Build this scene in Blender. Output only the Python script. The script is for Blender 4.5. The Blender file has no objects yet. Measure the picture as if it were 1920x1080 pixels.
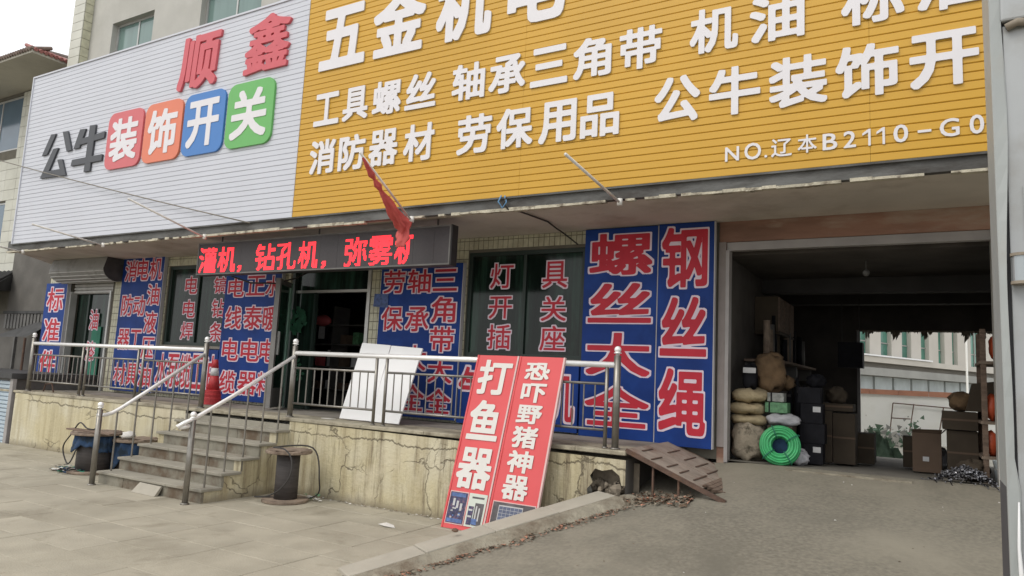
import bpy, bmesh, math, random
import numpy as np
from mathutils import Vector, Matrix
rnd = random.Random(7)
SC = bpy.context.scene
COL = SC.collection
R = math.radians

# ------------------------------------------------------------------ camera
cam = bpy.data.objects.new("camera", bpy.data.cameras.new("camera")); COL.objects.link(cam)
def cam_matrix(yaw, pitch, roll, loc):
    cy, sy, cp, sp = math.cos(yaw), math.sin(yaw), math.cos(pitch), math.sin(pitch)
    fwd = Vector((-sy*cp, cy*cp, sp)); right = Vector((cy, sy, 0)); up = right.cross(fwd)
    cr, sr = math.cos(roll), math.sin(roll)
    r = right*cr + up*sr; u = -right*sr + up*cr
    m = Matrix((r, u, -fwd)).transposed().to_4x4(); m.translation = loc
    return m
cam.matrix_world = cam_matrix(0.52757596, 0.1221622, 0.04932327, Vector((0, 0, 1.6)))
cam.data.sensor_width = 36; cam.data.lens = 36*1346.9/1920
cam.data.clip_start = .05; cam.data.clip_end = 500
SC.camera = cam

# ------------------------------------------------------------------ sky and sun
SUN_EL, SUN_AZ = R(50), R(205)          # azimuth clockwise from +Y
world = bpy.data.worlds.new("World"); SC.world = world; world.use_nodes = True
wt = world.node_tree; wt.nodes.clear()
wo = wt.nodes.new("ShaderNodeOutputWorld"); bg = wt.nodes.new("ShaderNodeBackground")
sky = wt.nodes.new("ShaderNodeTexSky"); sky.sky_type = 'NISHITA'; sky.sun_disc = False
sky.sun_elevation = SUN_EL; sky.sun_rotation = SUN_AZ
sky.dust_density = 3.0
cloud = wt.nodes.new("ShaderNodeMixRGB"); cloud.inputs[0].default_value = .85
cloud.inputs[2].default_value = (12.6, 12.7, 12.8, 1)     # thin even overcast in front of the blue
wt.links.new(sky.outputs[0], cloud.inputs[1]); wt.links.new(cloud.outputs[0], bg.inputs[0])
bg.inputs[1].default_value = .10; wt.links.new(bg.outputs[0], wo.inputs[0])
sun = bpy.data.objects.new("sun", bpy.data.lights.new("sun", 'SUN')); COL.objects.link(sun)
sun.data.energy = 1.1; sun.data.angle = R(25); sun.data.color = (1, .95, .87)
sd = Vector((math.sin(SUN_AZ)*math.cos(SUN_EL), math.cos(SUN_AZ)*math.cos(SUN_EL), math.sin(SUN_EL)))
sun.rotation_euler = sd.to_track_quat('Z', 'Y').to_euler(); sun.location = (0, 0, 12)
SC.view_settings.view_transform = 'Standard'; SC.view_settings.look = 'None'
SC.view_settings.exposure = 0.15; SC.view_settings.gamma = 1
SC.cycles.max_bounces = 6; SC.cycles.use_denoising = True

# ------------------------------------------------------------------ materials
def mat(name, col, rough=.7, var=.12, scale=6., bump=0., bscale=40., metal=0., spec=.5, dirt=None, dscale=1.2,
        dlo=.5, dhi=.7, stretch=(1, 1, 1), emit=None, estr=1., dirt2=None, d2scale=.35, d2lo=.5, d2hi=.62):
    m = bpy.data.materials.new(name); m.use_nodes = True
    t = m.node_tree; b = t.nodes["Principled BSDF"]
    b.inputs["Roughness"].default_value = rough; b.inputs["Metallic"].default_value = metal
    b.inputs["Specular IOR Level"].default_value = spec
    tc = t.nodes.new("ShaderNodeTexCoord"); geo = t.nodes.new("ShaderNodeNewGeometry")
    mp = t.nodes.new("ShaderNodeMapping"); mp.inputs["Scale"].default_value = stretch
    t.links.new(geo.outputs["Position"], mp.inputs[0])
    n = t.nodes.new("ShaderNodeTexNoise"); n.inputs["Scale"].default_value = scale; n.inputs["Detail"].default_value = 6
    t.links.new(mp.outputs[0], n.inputs["Vector"])
    r = t.nodes.new("ShaderNodeValToRGB")
    r.color_ramp.elements[0].position = .3; r.color_ramp.elements[1].position = .7
    r.color_ramp.elements[0].color = tuple(c*(1-var) for c in col)+(1,)
    r.color_ramp.elements[1].color = tuple(min(1, c*(1+var)) for c in col)+(1,)
    t.links.new(n.outputs[0], r.inputs[0]); out = r.outputs[0]
    if dirt:
        n2 = t.nodes.new("ShaderNodeTexNoise"); n2.inputs["Scale"].default_value = dscale
        n2.inputs["Detail"].default_value = 9; n2.inputs["Roughness"].default_value = .65
        t.links.new(mp.outputs[0], n2.inputs["Vector"])
        r2 = t.nodes.new("ShaderNodeValToRGB"); r2.color_ramp.elements[0].position = dlo
        r2.color_ramp.elements[1].position = dhi
        t.links.new(n2.outputs[0], r2.inputs[0])
        mx = t.nodes.new("ShaderNodeMixRGB"); mx.inputs[2].default_value = tuple(dirt)+(1,)
        t.links.new(r2.outputs[0], mx.inputs[0]); t.links.new(out, mx.inputs[1]); out = mx.outputs[0]
    if dirt2:
        n4 = t.nodes.new("ShaderNodeTexNoise"); n4.inputs["Scale"].default_value = d2scale; n4.inputs["Detail"].default_value = 12
        n4.inputs["Roughness"].default_value = .7; n4.inputs["Distortion"].default_value = .6
        t.links.new(mp.outputs[0], n4.inputs["Vector"])
        r4 = t.nodes.new("ShaderNodeValToRGB"); r4.color_ramp.elements[0].position = d2lo; r4.color_ramp.elements[1].position = d2hi
        t.links.new(n4.outputs[0], r4.inputs[0])
        m4 = t.nodes.new("ShaderNodeMixRGB"); m4.inputs[2].default_value = tuple(dirt2)+(1,)
        t.links.new(r4.outputs[0], m4.inputs[0]); t.links.new(out, m4.inputs[1]); out = m4.outputs[0]
    t.links.new(out, b.inputs["Base Color"])
    if bump:
        n3 = t.nodes.new("ShaderNodeTexNoise"); n3.inputs["Scale"].default_value = bscale; n3.inputs["Detail"].default_value = 4
        t.links.new(mp.outputs[0], n3.inputs["Vector"])
        bp = t.nodes.new("ShaderNodeBump"); bp.inputs["Strength"].default_value = bump; bp.inputs["Distance"].default_value = .02
        t.links.new(n3.outputs[0], bp.inputs["Height"]); t.links.new(bp.outputs[0], b.inputs["Normal"])
    if emit:
        b.inputs["Emission Color"].default_value = tuple(emit)+(1,); b.inputs["Emission Strength"].default_value = estr
    m.diffuse_color = tuple(col)+(1,)
    return m

M = {}
M['paver'] = mat('paver', (.37, .338, .265), .9, .13, 1.7, .25, 60, dirt=(.30, .272, .21), dscale=.9, dlo=.45, dhi=.72, dirt2=(.23, .205, .15), d2scale=1.3, d2lo=.56, d2hi=.74)
M['paver_b'] = mat('paver_b', (.35, .32, .25), .9, .13, 2.3, .25, 60, dirt=(.29, .262, .20), dscale=1.1, dlo=.45, dhi=.72, dirt2=(.22, .195, .145), d2scale=1.1, d2lo=.55, d2hi=.72)
M['joint'] = mat('joint', (.24, .21, .16), .95, .2, 8)
M['asphalt'] = mat('asphalt', (.195, .178, .14), .92, .25, 30, .35, 240, dirt=(.275, .25, .195), dscale=.8, dlo=.40, dhi=.72, dirt2=(.15, .138, .108), d2scale=.55, d2lo=.52, d2hi=.70)
M['granite'] = mat('granite', (.38, .35, .29), .85, .1, 5, .15, 90, dirt=(.27, .245, .2), dscale=2.5, dlo=.5, dhi=.8)
M['gutter'] = mat('gutter', (.27, .245, .19), .95, .2, 6, .9, 30, dirt=(.15, .12, .085), dscale=3.5, dlo=.45, dhi=.65)
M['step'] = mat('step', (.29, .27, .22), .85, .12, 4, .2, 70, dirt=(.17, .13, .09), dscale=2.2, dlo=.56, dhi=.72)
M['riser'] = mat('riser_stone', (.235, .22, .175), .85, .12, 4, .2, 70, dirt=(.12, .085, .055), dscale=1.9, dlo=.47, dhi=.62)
M['conc'] = mat('concrete', (.24, .22, .19), .9, .2, 3, .3, 40, dirt=(.11, .095, .075), dscale=2, dlo=.5, dhi=.75)
M['edge'] = mat('edge_stone', (.37, .335, .25), .9, .2, 5, .4, 40, dirt=(.17, .145, .105), dscale=4, dlo=.47, dhi=.66)
M['fascia'] = mat('fascia', (.125, .125, .12), .85, .3, 2.5, .3, 30, dirt=(.06, .055, .05), dscale=3, dlo=.45, dhi=.65, stretch=(.5, 1, 1.5))
M['peel'] = mat('peel', (.50, .46, .36), .9, .2, 9, .5, 50, dirt=(.2, .17, .13), dscale=7, dlo=.5, dhi=.62)
M['soffit'] = mat('soffit', (.54, .49, .43), .9, .1, 1.5, .25, 18, dirt=(.34, .29, .24), dscale=1.0, dlo=.48, dhi=.72)
M['tile'] = mat('cream_tile', (.52, .50, .37), .4, .12, 14, dirt=(.3, .27, .19), dscale=3, dlo=.5, dhi=.8)
M['grout'] = mat('grout', (.13, .12, .095), .95)
M['brown_beam'] = mat('brown_beam', (.27, .15, .105), .85, .3, 3, .3, 20, dirt=(.40, .31, .24), dscale=2.2, dlo=.5, dhi=.66, stretch=(.35, 1, 1.4))
M['plaster'] = mat('plaster', (.47, .46, .42), .9, .06, 2, .15, 40, dirt=(.40, .39, .35), dscale=.7, dlo=.45, dhi=.7)
M['pil_tile'] = mat('pilaster_tile', (.50, .49, .36), .6, .15, 10)
M['white_plank'] = mat('white_plank', (.57, .585, .635), .5, .025, 1.2)
M['yellow_plank'] = mat('yellow_plank', (.58, .325, .028), .42, .05, 1.0)
M['groove'] = mat('groove', (.30, .27, .2), .8, 0)
M['letter_white'] = mat('letter_white', (.72, .70, .72), .45, .02)
M['letter_side'] = mat('letter_side', (.52, .50, .48), .5, .02)
M['l_red'] = mat('letter_red', (.58, .10, .12), .45, .05)
M['l_black'] = mat('letter_black', (.055, .058, .066), .5, .05)
M['t_red'] = mat('tile_red', (.60, .12, .13), .4, .02)
M['t_orange'] = mat('tile_orange', (.70, .19, .10), .4, .02)
M['t_blue'] = mat('tile_blue', (.05, .19, .50), .4, .02)
M['t_green'] = mat('tile_green', (.13, .42, .11), .4, .02)
M['banner_blue'] = mat('banner_blue', (.010, .040, .20), .55, .2, 2.5, .25, 4, spec=.2, dirt=(.016, .065, .29), dscale=1.3, dlo=.5, dhi=.8)
M['b_red'] = mat('banner_red_letter', (.50, .030, .05), .55, .08, spec=.25)
M['b_outline'] = mat('banner_outline', (.72, .60, .68), .5, .04)
M['b_edge'] = mat('banner_edge', (.45, .44, .45), .5, .05)
M['rb'] = mat('red_banner', (.66, .085, .09), .45, .05, 1.5, .12, 6)
M['rb_edge'] = mat('red_banner_edge', (.66, .45, .43), .5, .05)
M['rb_white'] = mat('red_banner_letter', (.68, .66, .62), .5, .03)
M['poster_navy'] = mat('poster_navy', (.035, .04, .10), .4, .5, 22, dirt=(.14, .08, .12), dscale=30, dlo=.5, dhi=.6)
M['poster_white'] = mat('poster_white', (.58, .62, .55), .4, .05)
M['poster_grey'] = mat('poster_grey', (.09, .08, .085), .4, .4, 12)
M['poster_cell'] = mat('poster_cell', (.10, .12, .19), .4, .2, 15)
M['poster_blue'] = mat('poster_blue', (.08, .14, .32), .4, .4, 25)
M['steel'] = mat('stainless', (.25, .235, .21), .36, .15, 12, metal=.7)
M['steel_top'] = mat('handrail_steel', (.88, .87, .85), .28, .05, 9, metal=.30)
M['cream_wall'] = None
M['rust'] = mat('rust', (.11, .068, .05), .9, .35, 12, .4, 40, dirt=(.15, .085, .05), dscale=9, dlo=.5, dhi=.7)
M['plate'] = mat('rusty_plate', (.30, .25, .205), .8, .2, 5, .35, 30, dirt=(.20, .13, .095), dscale=4, dlo=.5, dhi=.7)
M['wood_old'] = mat('old_wood', (.19, .135, .10), .9, .35, 5, .5, 30, stretch=(1, 6, 6))
M['wood_rim'] = mat('drum_wood', (.24, .185, .14), .85, .25, 8, .3, 30, dirt=(.11, .075, .055), dscale=6, dlo=.5, dhi=.7)
M['drum_core'] = mat('drum_core', (.055, .048, .046), .7, .25, 5, .2, 20, stretch=(1, 1, 9))
M['cloth_blue'] = mat('blue_cloth', (.02, .055, .125), .85, .4, 6, .5, 14, dirt=(.015, .03, .05), dscale=6, dlo=.48, dhi=.6)
M['cable'] = mat('black_cable', (.035, .032, .03), .6, .1)
M['cable_lt'] = mat('grey_cable', (.22, .20, .17), .7, .1)
M['cable_blue'] = mat('blue_cord', (.12, .27, .45), .6, .1)
M['pole'] = mat('white_pole', (.72, .69, .64), .5, .12, 9)
M['flag'] = mat('flag_red', (.52, .085, .075), .75, .12, 5, .3, 15)
M['led_case'] = mat('led_case', (.030, .027, .028), .5, .1)
M['led_face'] = mat('led_face', (.040, .034, .036), .55, .12, 40)
M['led_on'] = mat('led_on', (.6, .02, .04), .5, 0, emit=(1, .022, .030), estr=1.9)
M['frame_dark'] = mat('dark_frame', (.02, .034, .028), .5, .1)
M['frame_al'] = mat('aluminium', (.48, .48, .46), .4, .08, metal=.3)
M['leaf_grey'] = mat('grey_stile', (.20, .19, .18), .5, .15, 5)
M['frame_lgreen'] = mat('light_green_frame', (.27, .46, .37), .5, .1)
M['glass_dark'] = mat('shop_glass', (.010, .018, .014), .10, .5, 1.3, spec=.30, dirt=(.030, .075, .052), dscale=1.3, dlo=.50, dhi=.72, stretch=(4, 1, .35))
M['glass_up'] = mat('upper_glass', (.16, .24, .22), .08, .12, 1.2, spec=.6, stretch=(4, 1, .4))
M['glass_blue'] = mat('blue_glass', (.09, .14, .19), .10, .15, 1.5, spec=.6)
M['shutter'] = mat('shutter_slat', (.50, .49, .47), .6, .1, 4, dirt=(.34, .33, .30), dscale=3, dlo=.5, dhi=.75)
M['shutter_box'] = mat('shutter_box', (.27, .265, .25), .6, .12, 3, .1, 10, dirt=(.12, .115, .105), dscale=3, dlo=.5, dhi=.75)
M['shutter_blue'] = mat('pale_shutter', (.42, .50, .56), .55, .07, 3)
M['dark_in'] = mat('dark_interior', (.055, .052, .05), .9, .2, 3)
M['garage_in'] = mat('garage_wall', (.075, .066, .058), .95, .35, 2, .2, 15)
M['garage_floor'] = mat('garage_floor', (.20, .185, .155), .9, .18, 2, .3, 40, dirt=(.12, .11, .095), dscale=2, dlo=.45, dhi=.7)
M['jamb'] = mat('jamb', (.27, .235, .22), .8, .15, 3, .2, 20)
M['jamb_metal'] = mat('jamb_metal', (.32, .30, .29), .5, .1, 6)
M['cone_red'] = mat('cone_red', (.42, .03, .035), .55, .15, 9)
M['cone_white'] = mat('cone_white', (.55, .55, .55), .5, .06)
M['foam'] = mat('white_board', (.80, .80, .80), .6, .03, 2)
M['sack'] = mat('tan_sack', (.40, .325, .20), .95, .18, 8, .6, 35)
M['sack_dirty'] = mat('dirty_sack', (.34, .29, .22), .95, .2, 6, .7, 25, dirt=(.10, .085, .06), dscale=7, dlo=.5, dhi=.62)
M['sack_brown'] = mat('brown_sack', (.15, .095, .05), .95, .3, 8, .6, 20)
M['sack_white'] = mat('white_sack', (.42, .42, .44), .8, .12, 9, .5, 18)
M['green_hose'] = mat('green_hose', (.035, .36, .12), .35, .15, 12, spec=.6)
M['green_pack'] = mat('green_pack', (.10, .24, .12), .6, .4, 25)
M['grey_pack'] = mat('grey_pack', (.26, .27, .25), .6, .35, 25)
M['black_pl'] = mat('black_plastic', (.012, .012, .015), .75, .3, 8, spec=.15)
M['carton'] = mat('carton', (.125, .085, .058), .9, .12, 5)
M['carton_dk'] = mat('dark_carton', (.06, .045, .03), .9, .15, 5)
M['orange'] = mat('orange_plastic', (.52, .085, .03), .5, .15, 6)
M['bolt'] = mat('bolt_steel', (.30, .30, .32), .35, .25, 20, metal=.8)
M['label'] = mat('paper_label', (.50, .50, .50), .7, .1, 20)
M['yard_white'] = mat('yard_white', (.87, .87, .84), .9, .06, 1.5, .1, 20, dirt=(.78, .77, .72), dscale=1.5, dlo=.5, dhi=.8)
M['terracotta'] = mat('terracotta', (.42, .20, .13), .85, .12, 6)
M['yard_floor'] = mat('yard_floor', (.38, .36, .30), .9, .15, 2, .2, 20)
M['far_wall'] = mat('far_wall', (.52, .49, .44), .9, .07, 1.2)
M['far_glass'] = mat('far_green_glass', (.07, .20, .15), .25, .3, 1.5)
M['far_grey'] = mat('far_grey', (.30, .30, .28), .8, .12, 1.5)
M['far_panel'] = mat('far_panel', (.40, .44, .45), .8, .12, 3)
M['tarp'] = mat('green_tarp', (.12, .19, .13), .8, .35, 7, .5, 15)
M['n_tile'] = mat('neighbour_tile', (.535, .53, .455), .55, .07, 3, dirt=(.44, .43, .36), dscale=1.3, dlo=.5, dhi=.8)
M['n_tile_b'] = mat('neighbour_tile_b', (.565, .56, .49), .55, .07, 3)
M['n_soffit'] = mat('neighbour_soffit', (.50, .48, .41), .9, .12, 1.5, dirt=(.40, .38, .32), dscale=1.5)
M['roof_red'] = mat('roof_red', (.33, .13, .115), .7, .15, 5)
M['roof_tile'] = mat('roof_tile', (.20, .15, .125), .8, .25, 7)
M['dark_wall'] = mat('dark_wall', (.13, .122, .11), .95, .18, 2.5, .2, 20)
M['dark_roof'] = mat('dark_roof', (.055, .055, .055), .8, .3, 5)
M['tin'] = mat('tin', (.12, .115, .108), .6, .25, 4)
M['pillar'] = mat('pillar_metal', (.38, .395, .40), .5, .08, 2, .06, 8, dirt=(.25, .235, .205), dscale=1.7, dlo=.5, dhi=.78, metal=.1)
M['pillar_lt'] = mat('pillar_edge', (.36, .38, .37), .45, .06, 3, dirt=(.33, .32, .29), dscale=3, dlo=.55, dhi=.8, metal=.1)
M['pillar_dk'] = mat('pillar_seam', (.07, .07, .075), .7, .1)
M['hinge'] = mat('hinge_metal', (.36, .39, .40), .35, .08, 5, metal=.5)
M['hinge_rim'] = mat('hinge_rim', (.25, .21, .16), .6, .3, 12)
M['litter'] = mat('litter_paper', (.62, .60, .56), .8, .08)
M['leaf'] = mat('dry_leaf', (.15, .10, .065), .9, .4, 20)
M['rubble'] = mat('rubble', (.22, .185, .14), .95, .3, 8, .4, 20)
M['plush'] = mat('green_decal', (.02, .095, .05), .8, .3, 12)
M['curtain'] = mat('green_curtain', (.30, .42, .37), .9, .12, 2, stretch=(9, 1, .3))
M['teal'] = mat('teal_box', (.02, .16, .10), .7, .2, 5)
M['blue_stick'] = mat('blue_sticker', (.05, .09, .24), .5, .4, 25)

def stained_wall():
    """cream lime-washed concrete: vertical run-off streaks, patches, thin cracks"""
    m = bpy.data.materials.new('cream_wall'); m.use_nodes = True; t = m.node_tree; N = t.nodes; L = t.links
    b = N["Principled BSDF"]; b.inputs["Roughness"].default_value = .92
    geo = N.new("ShaderNodeNewGeometry")
    def noise(scale, st, det=6, rough=.55, dist=0):
        mp = N.new("ShaderNodeMapping"); mp.inputs["Scale"].default_value = st; L.new(geo.outputs["Position"], mp.inputs[0])
        n = N.new("ShaderNodeTexNoise"); n.inputs["Scale"].default_value = scale; n.inputs["Detail"].default_value = det
        n.inputs["Roughness"].default_value = rough; n.inputs["Distortion"].default_value = dist
        L.new(mp.outputs[0], n.inputs["Vector"]); return n.outputs[0]
    def ramp(s, a, b_, ca=0, cb=1):
        r = N.new("ShaderNodeValToRGB"); r.color_ramp.elements[0].position = a; r.color_ramp.elements[1].position = b_
        r.color_ramp.elements[0].color = (ca, ca, ca, 1); r.color_ramp.elements[1].color = (cb, cb, cb, 1)
        L.new(s, r.inputs[0]); return r.outputs[0]
    def mix(f, a, col):
        x = N.new("ShaderNodeMixRGB"); x.inputs[2].default_value = tuple(col)+(1,); L.new(f, x.inputs[0])
        if isinstance(a, tuple): x.inputs[1].default_value = a+(1,)
        else: L.new(a, x.inputs[1])
        return x.outputs[0]
    def mul(a, b_):
        x = N.new("ShaderNodeMath"); x.operation = 'MULTIPLY'
        for i, v in enumerate((a, b_)):
            if isinstance(v, float): x.inputs[i].default_value = v
            else: L.new(v, x.inputs[i])
        return x.outputs[0]
    c = mix(ramp(noise(1.4, (1, 1, 1)), .4, .65), (.54, .48, .31), (.60, .56, .43))
    c = mix(mul(ramp(noise(2.0, (3.2, 3.2, .28)), .45, .68), .8), c, (.36, .30, .18))
    sx0 = N.new("ShaderNodeSeparateXYZ"); L.new(geo.outputs["Position"], sx0.inputs[0])
    gx = N.new("ShaderNodeMapRange"); gx.inputs[1].default_value = -9.5; gx.inputs[2].default_value = -6.8; gx.inputs[3].default_value = .25; gx.inputs[4].default_value = 1.
    L.new(sx0.outputs[0], gx.inputs[0])
    c = mix(mul(mul(ramp(noise(2.3, (2.6, 2.6, .14), 9, .78), .50, .62), gx.outputs[0]), .9), c, (.16, .125, .078))
    c = mix(mul(ramp(noise(1.1, (1, 1, 1), 8), .56, .68), .7), c, (.60, .54, .40))
    # darker weathered band along the top edge and darker brown towards the foot
    sx = N.new("ShaderNodeSeparateXYZ"); L.new(geo.outputs["Position"], sx.inputs[0])
    nz = noise(4, (1.6, 1.6, .25), 9, .75)
    ad = N.new("ShaderNodeMath"); ad.operation = 'MULTIPLY_ADD'; L.new(nz, ad.inputs[0]); ad.inputs[1].default_value = .55; L.new(sx.outputs[2], ad.inputs[2])
    c = mix(mul(ramp(ad.outputs[0], 1.02, 1.20), .8), c, (.17, .14, .10))
    ft = N.new("ShaderNodeMath"); ft.operation = 'MULTIPLY_ADD'; L.new(nz, ft.inputs[0]); ft.inputs[1].default_value = .3; L.new(sx.outputs[2], ft.inputs[2])
    c = mix(mul(ramp(ft.outputs[0], .17, .27, 1, 0), .7), c, (.20, .17, .12))
    # cracks
    dn = N.new("ShaderNodeTexNoise"); dn.inputs["Scale"].default_value = 3; dn.inputs["Detail"].default_value = 6
    L.new(geo.outputs["Position"], dn.inputs["Vector"])
    va = N.new("ShaderNodeVectorMath"); va.operation = 'MULTIPLY_ADD'; va.inputs[1].default_value = (.45, .45, .45)
    L.new(dn.outputs["Color"], va.inputs[0]); L.new(geo.outputs["Position"], va.inputs[2])
    vo = N.new("ShaderNodeTexVoronoi"); vo.feature = 'DISTANCE_TO_EDGE'; vo.inputs["Scale"].default_value = 1.25
    L.new(va.outputs[0], vo.inputs["Vector"])
    cr = ramp(vo.outputs["Distance"], .002, .011, 1, 0)
    cr = mul(cr, ramp(noise(1.3, (1, 1, 1), 4), .49, .56))
    wz = N.new("ShaderNodeMath"); wz.operation = 'MULTIPLY_ADD'; L.new(noise(1.6, (1, 1, .2), 8, .7), wz.inputs[0]); wz.inputs[1].default_value = .34; L.new(sx.outputs[2], wz.inputs[2])
    ab = N.new("ShaderNodeMath"); ab.operation = 'SUBTRACT'; L.new(wz.outputs[0], ab.inputs[0]); ab.inputs[1].default_value = .92
    a2 = N.new("ShaderNodeMath"); a2.operation = 'ABSOLUTE'; L.new(ab.outputs[0], a2.inputs[0])
    hz = mul(ramp(a2.outputs[0], .003, .013, 1, 0), ramp(noise(.8, (1, 1, 1), 4), .40, .50))
    mxx = N.new("ShaderNodeMath"); mxx.operation = 'MAXIMUM'; L.new(cr, mxx.inputs[0]); L.new(hz, mxx.inputs[1]); cr = mxx.outputs[0]
    c = mix(mul(cr, .68), c, (.10, .08, .055))
    L.new(c, b.inputs["Base Color"])
    bp = N.new("ShaderNodeBump"); bp.inputs["Strength"].default_value = .5; bp.inputs["Distance"].default_value = .02
    hs = N.new("ShaderNodeMath"); hs.operation = 'SUBTRACT'; L.new(noise(30, (1, 1, 1)), hs.inputs[0]); L.new(mul(cr, 3.), hs.inputs[1])
    L.new(hs.outputs[0], bp.inputs["Height"]); L.new(bp.outputs[0], b.inputs["Normal"])
    return m
M['cream_wall'] = stained_wall()

# ------------------------------------------------------------------ geometry helpers
def root_loc(o):
    v = Vector((0, 0, 0))
    while o is not None: v += Vector(o.location); o = o.parent
    return v
def link(name, me, parent=None, kind=None, label=None):
    o = bpy.data.objects.new(name, me); COL.objects.link(o)
    if parent is not None: o.parent = parent
    if kind: o['kind'] = kind
    if label: o['label'] = label
    return o
def thing(name, label, cat, loc=(0, 0, 0), group=None):
    o = bpy.data.objects.new(name, None); COL.objects.link(o); o.location = loc; o.empty_display_size = .1
    o['label'] = label; o['category'] = cat
    if group: o['group'] = group
    return o
def tag(o, label, cat, group=None):
    o['label'] = label; o['category'] = cat
    if group: o['group'] = group
    return o
class MB:
    def __init__(s): s.v = []; s.f = []; s.mi = []
    def face(s, pts, mi=0):
        k = len(s.v); s.v += [Vector(p) for p in pts]; s.f.append(tuple(range(k, k+len(pts)))); s.mi.append(mi); return s
    def raw(s, vs, fs, mi=0):
        k = len(s.v); s.v += [Vector(p) for p in vs]; s.f += [tuple(i+k for i in f) for f in fs]; s.mi += [mi]*len(fs); return s
    def box(s, a, b, mi=0, m=None):
        x0, y0, z0 = a; x1, y1, z1 = b
        vs = [Vector(p) for p in ((x0,y0,z0),(x1,y0,z0),(x1,y1,z0),(x0,y1,z0),(x0,y0,z1),(x1,y0,z1),(x1,y1,z1),(x0,y1,z1))]
        if m is not None: vs = [m @ p for p in vs]
        return s.raw(vs, [(0,3,2,1),(4,5,6,7),(0,1,5,4),(1,2,6,5),(2,3,7,6),(3,0,4,7)], mi)
    def tube(s, pts, r, n=8, mi=0, cap=True):
        pts = [Vector(p) for p in pts]; rs = r if isinstance(r, (list, tuple)) else [r]*len(pts)
        k = len(s.v); prev = None
        for i, p in enumerate(pts):
            d = (pts[min(i+1, len(pts)-1)]-pts[max(i-1, 0)]).normalized()
            a = prev if prev is not None else (Vector((0, 0, 1)) if abs(d.z) < .9 else Vector((1, 0, 0)))
            u = (a - d*a.dot(d)).normalized(); prev = u; w = d.cross(u)
            for j in range(n):
                t = 2*math.pi*j/n; s.v.append(p + (u*math.cos(t)+w*math.sin(t))*rs[i])
        for i in range(len(pts)-1):
            for j in range(n):
                s.f.append((k+i*n+j, k+i*n+(j+1)%n, k+(i+1)*n+(j+1)%n, k+(i+1)*n+j)); s.mi.append(mi)
        if cap:
            s.f.append(tuple(k+j for j in reversed(range(n)))); s.mi.append(mi)
            s.f.append(tuple(k+(len(pts)-1)*n+j for j in range(n))); s.mi.append(mi)
        return s
    def lathe(s, c, prof, n=16, mi=0):
        c = Vector(c); k = len(s.v)
        for r, z in prof:
            for j in range(n):
                t = 2*math.pi*j/n; s.v.append(c + Vector((r*math.cos(t), r*math.sin(t), z)))
        for i in range(len(prof)-1):
            for j in range(n):
                s.f.append((k+i*n+j, k+i*n+(j+1)%n, k+(i+1)*n+(j+1)%n, k+(i+1)*n+j)); s.mi.append(mi)
        s.f.append(tuple(k+j for j in reversed(range(n)))); s.mi.append(mi)
        s.f.append(tuple(k+(len(prof)-1)*n+j for j in range(n))); s.mi.append(mi)
        return s
    def ball(s, c, r, sx=1, sy=1, sz=1, nu=10, nv=7, jit=0., mi=0, m=None):
        c = Vector(c); k = len(s.v)
        for i in range(nv+1):
            ph = math.pi*i/nv
            for j in range(nu):
                t = 2*math.pi*j/nu; q = r*(1+rnd.uniform(-jit, jit))
                p = Vector((q*sx*math.sin(ph)*math.cos(t), q*sy*math.sin(ph)*math.sin(t), q*sz*math.cos(ph)))
                if m is not None: p = m @ p
                s.v.append(c+p)
        for i in range(nv):
            for j in range(nu):
                s.f.append((k+i*nu+j, k+(i+1)*nu+j, k+(i+1)*nu+(j+1)%nu, k+i*nu+(j+1)%nu)); s.mi.append(mi)
        return s
    def build(s, name, material, parent=None, kind=None, label=None, smooth=False, bevel=0., origin=None):
        me = bpy.data.meshes.new(name)
        off = root_loc(parent) if parent is not None else Vector((0, 0, 0))
        if origin is not None: off = off+Vector(origin)
        me.from_pydata([p-off for p in s.v], [], s.f)
        for x in (material if isinstance(material, (list, tuple)) else [material]): me.materials.append(x)
        me.polygons.foreach_set('material_index', s.mi)
        if smooth: me.polygons.foreach_set('use_smooth', [True]*len(me.polygons))
        me.update()
        o = link(name, me, parent, kind, label)
        if origin is not None: o.location = origin
        if bevel:
            b = o.modifiers.new('bevel', 'BEVEL'); b.width = bevel; b.segments = 2; b.limit_method = 'ANGLE'
        return o
def box_part(name, a, b, material, parent, bevel=0., **k): return MB().box(a, b).build(name, material, parent, bevel=bevel, **k)
def group_copy(o, loc, label=None, group=None):
    def rec(src, par):
        c = src.copy(); COL.objects.link(c); c.parent = par
        for ch in [x for x in src.children]: rec(ch, c)
        return c
    r = rec(o, None); r.location = loc
    if label: r['label'] = label
    return r

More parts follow.
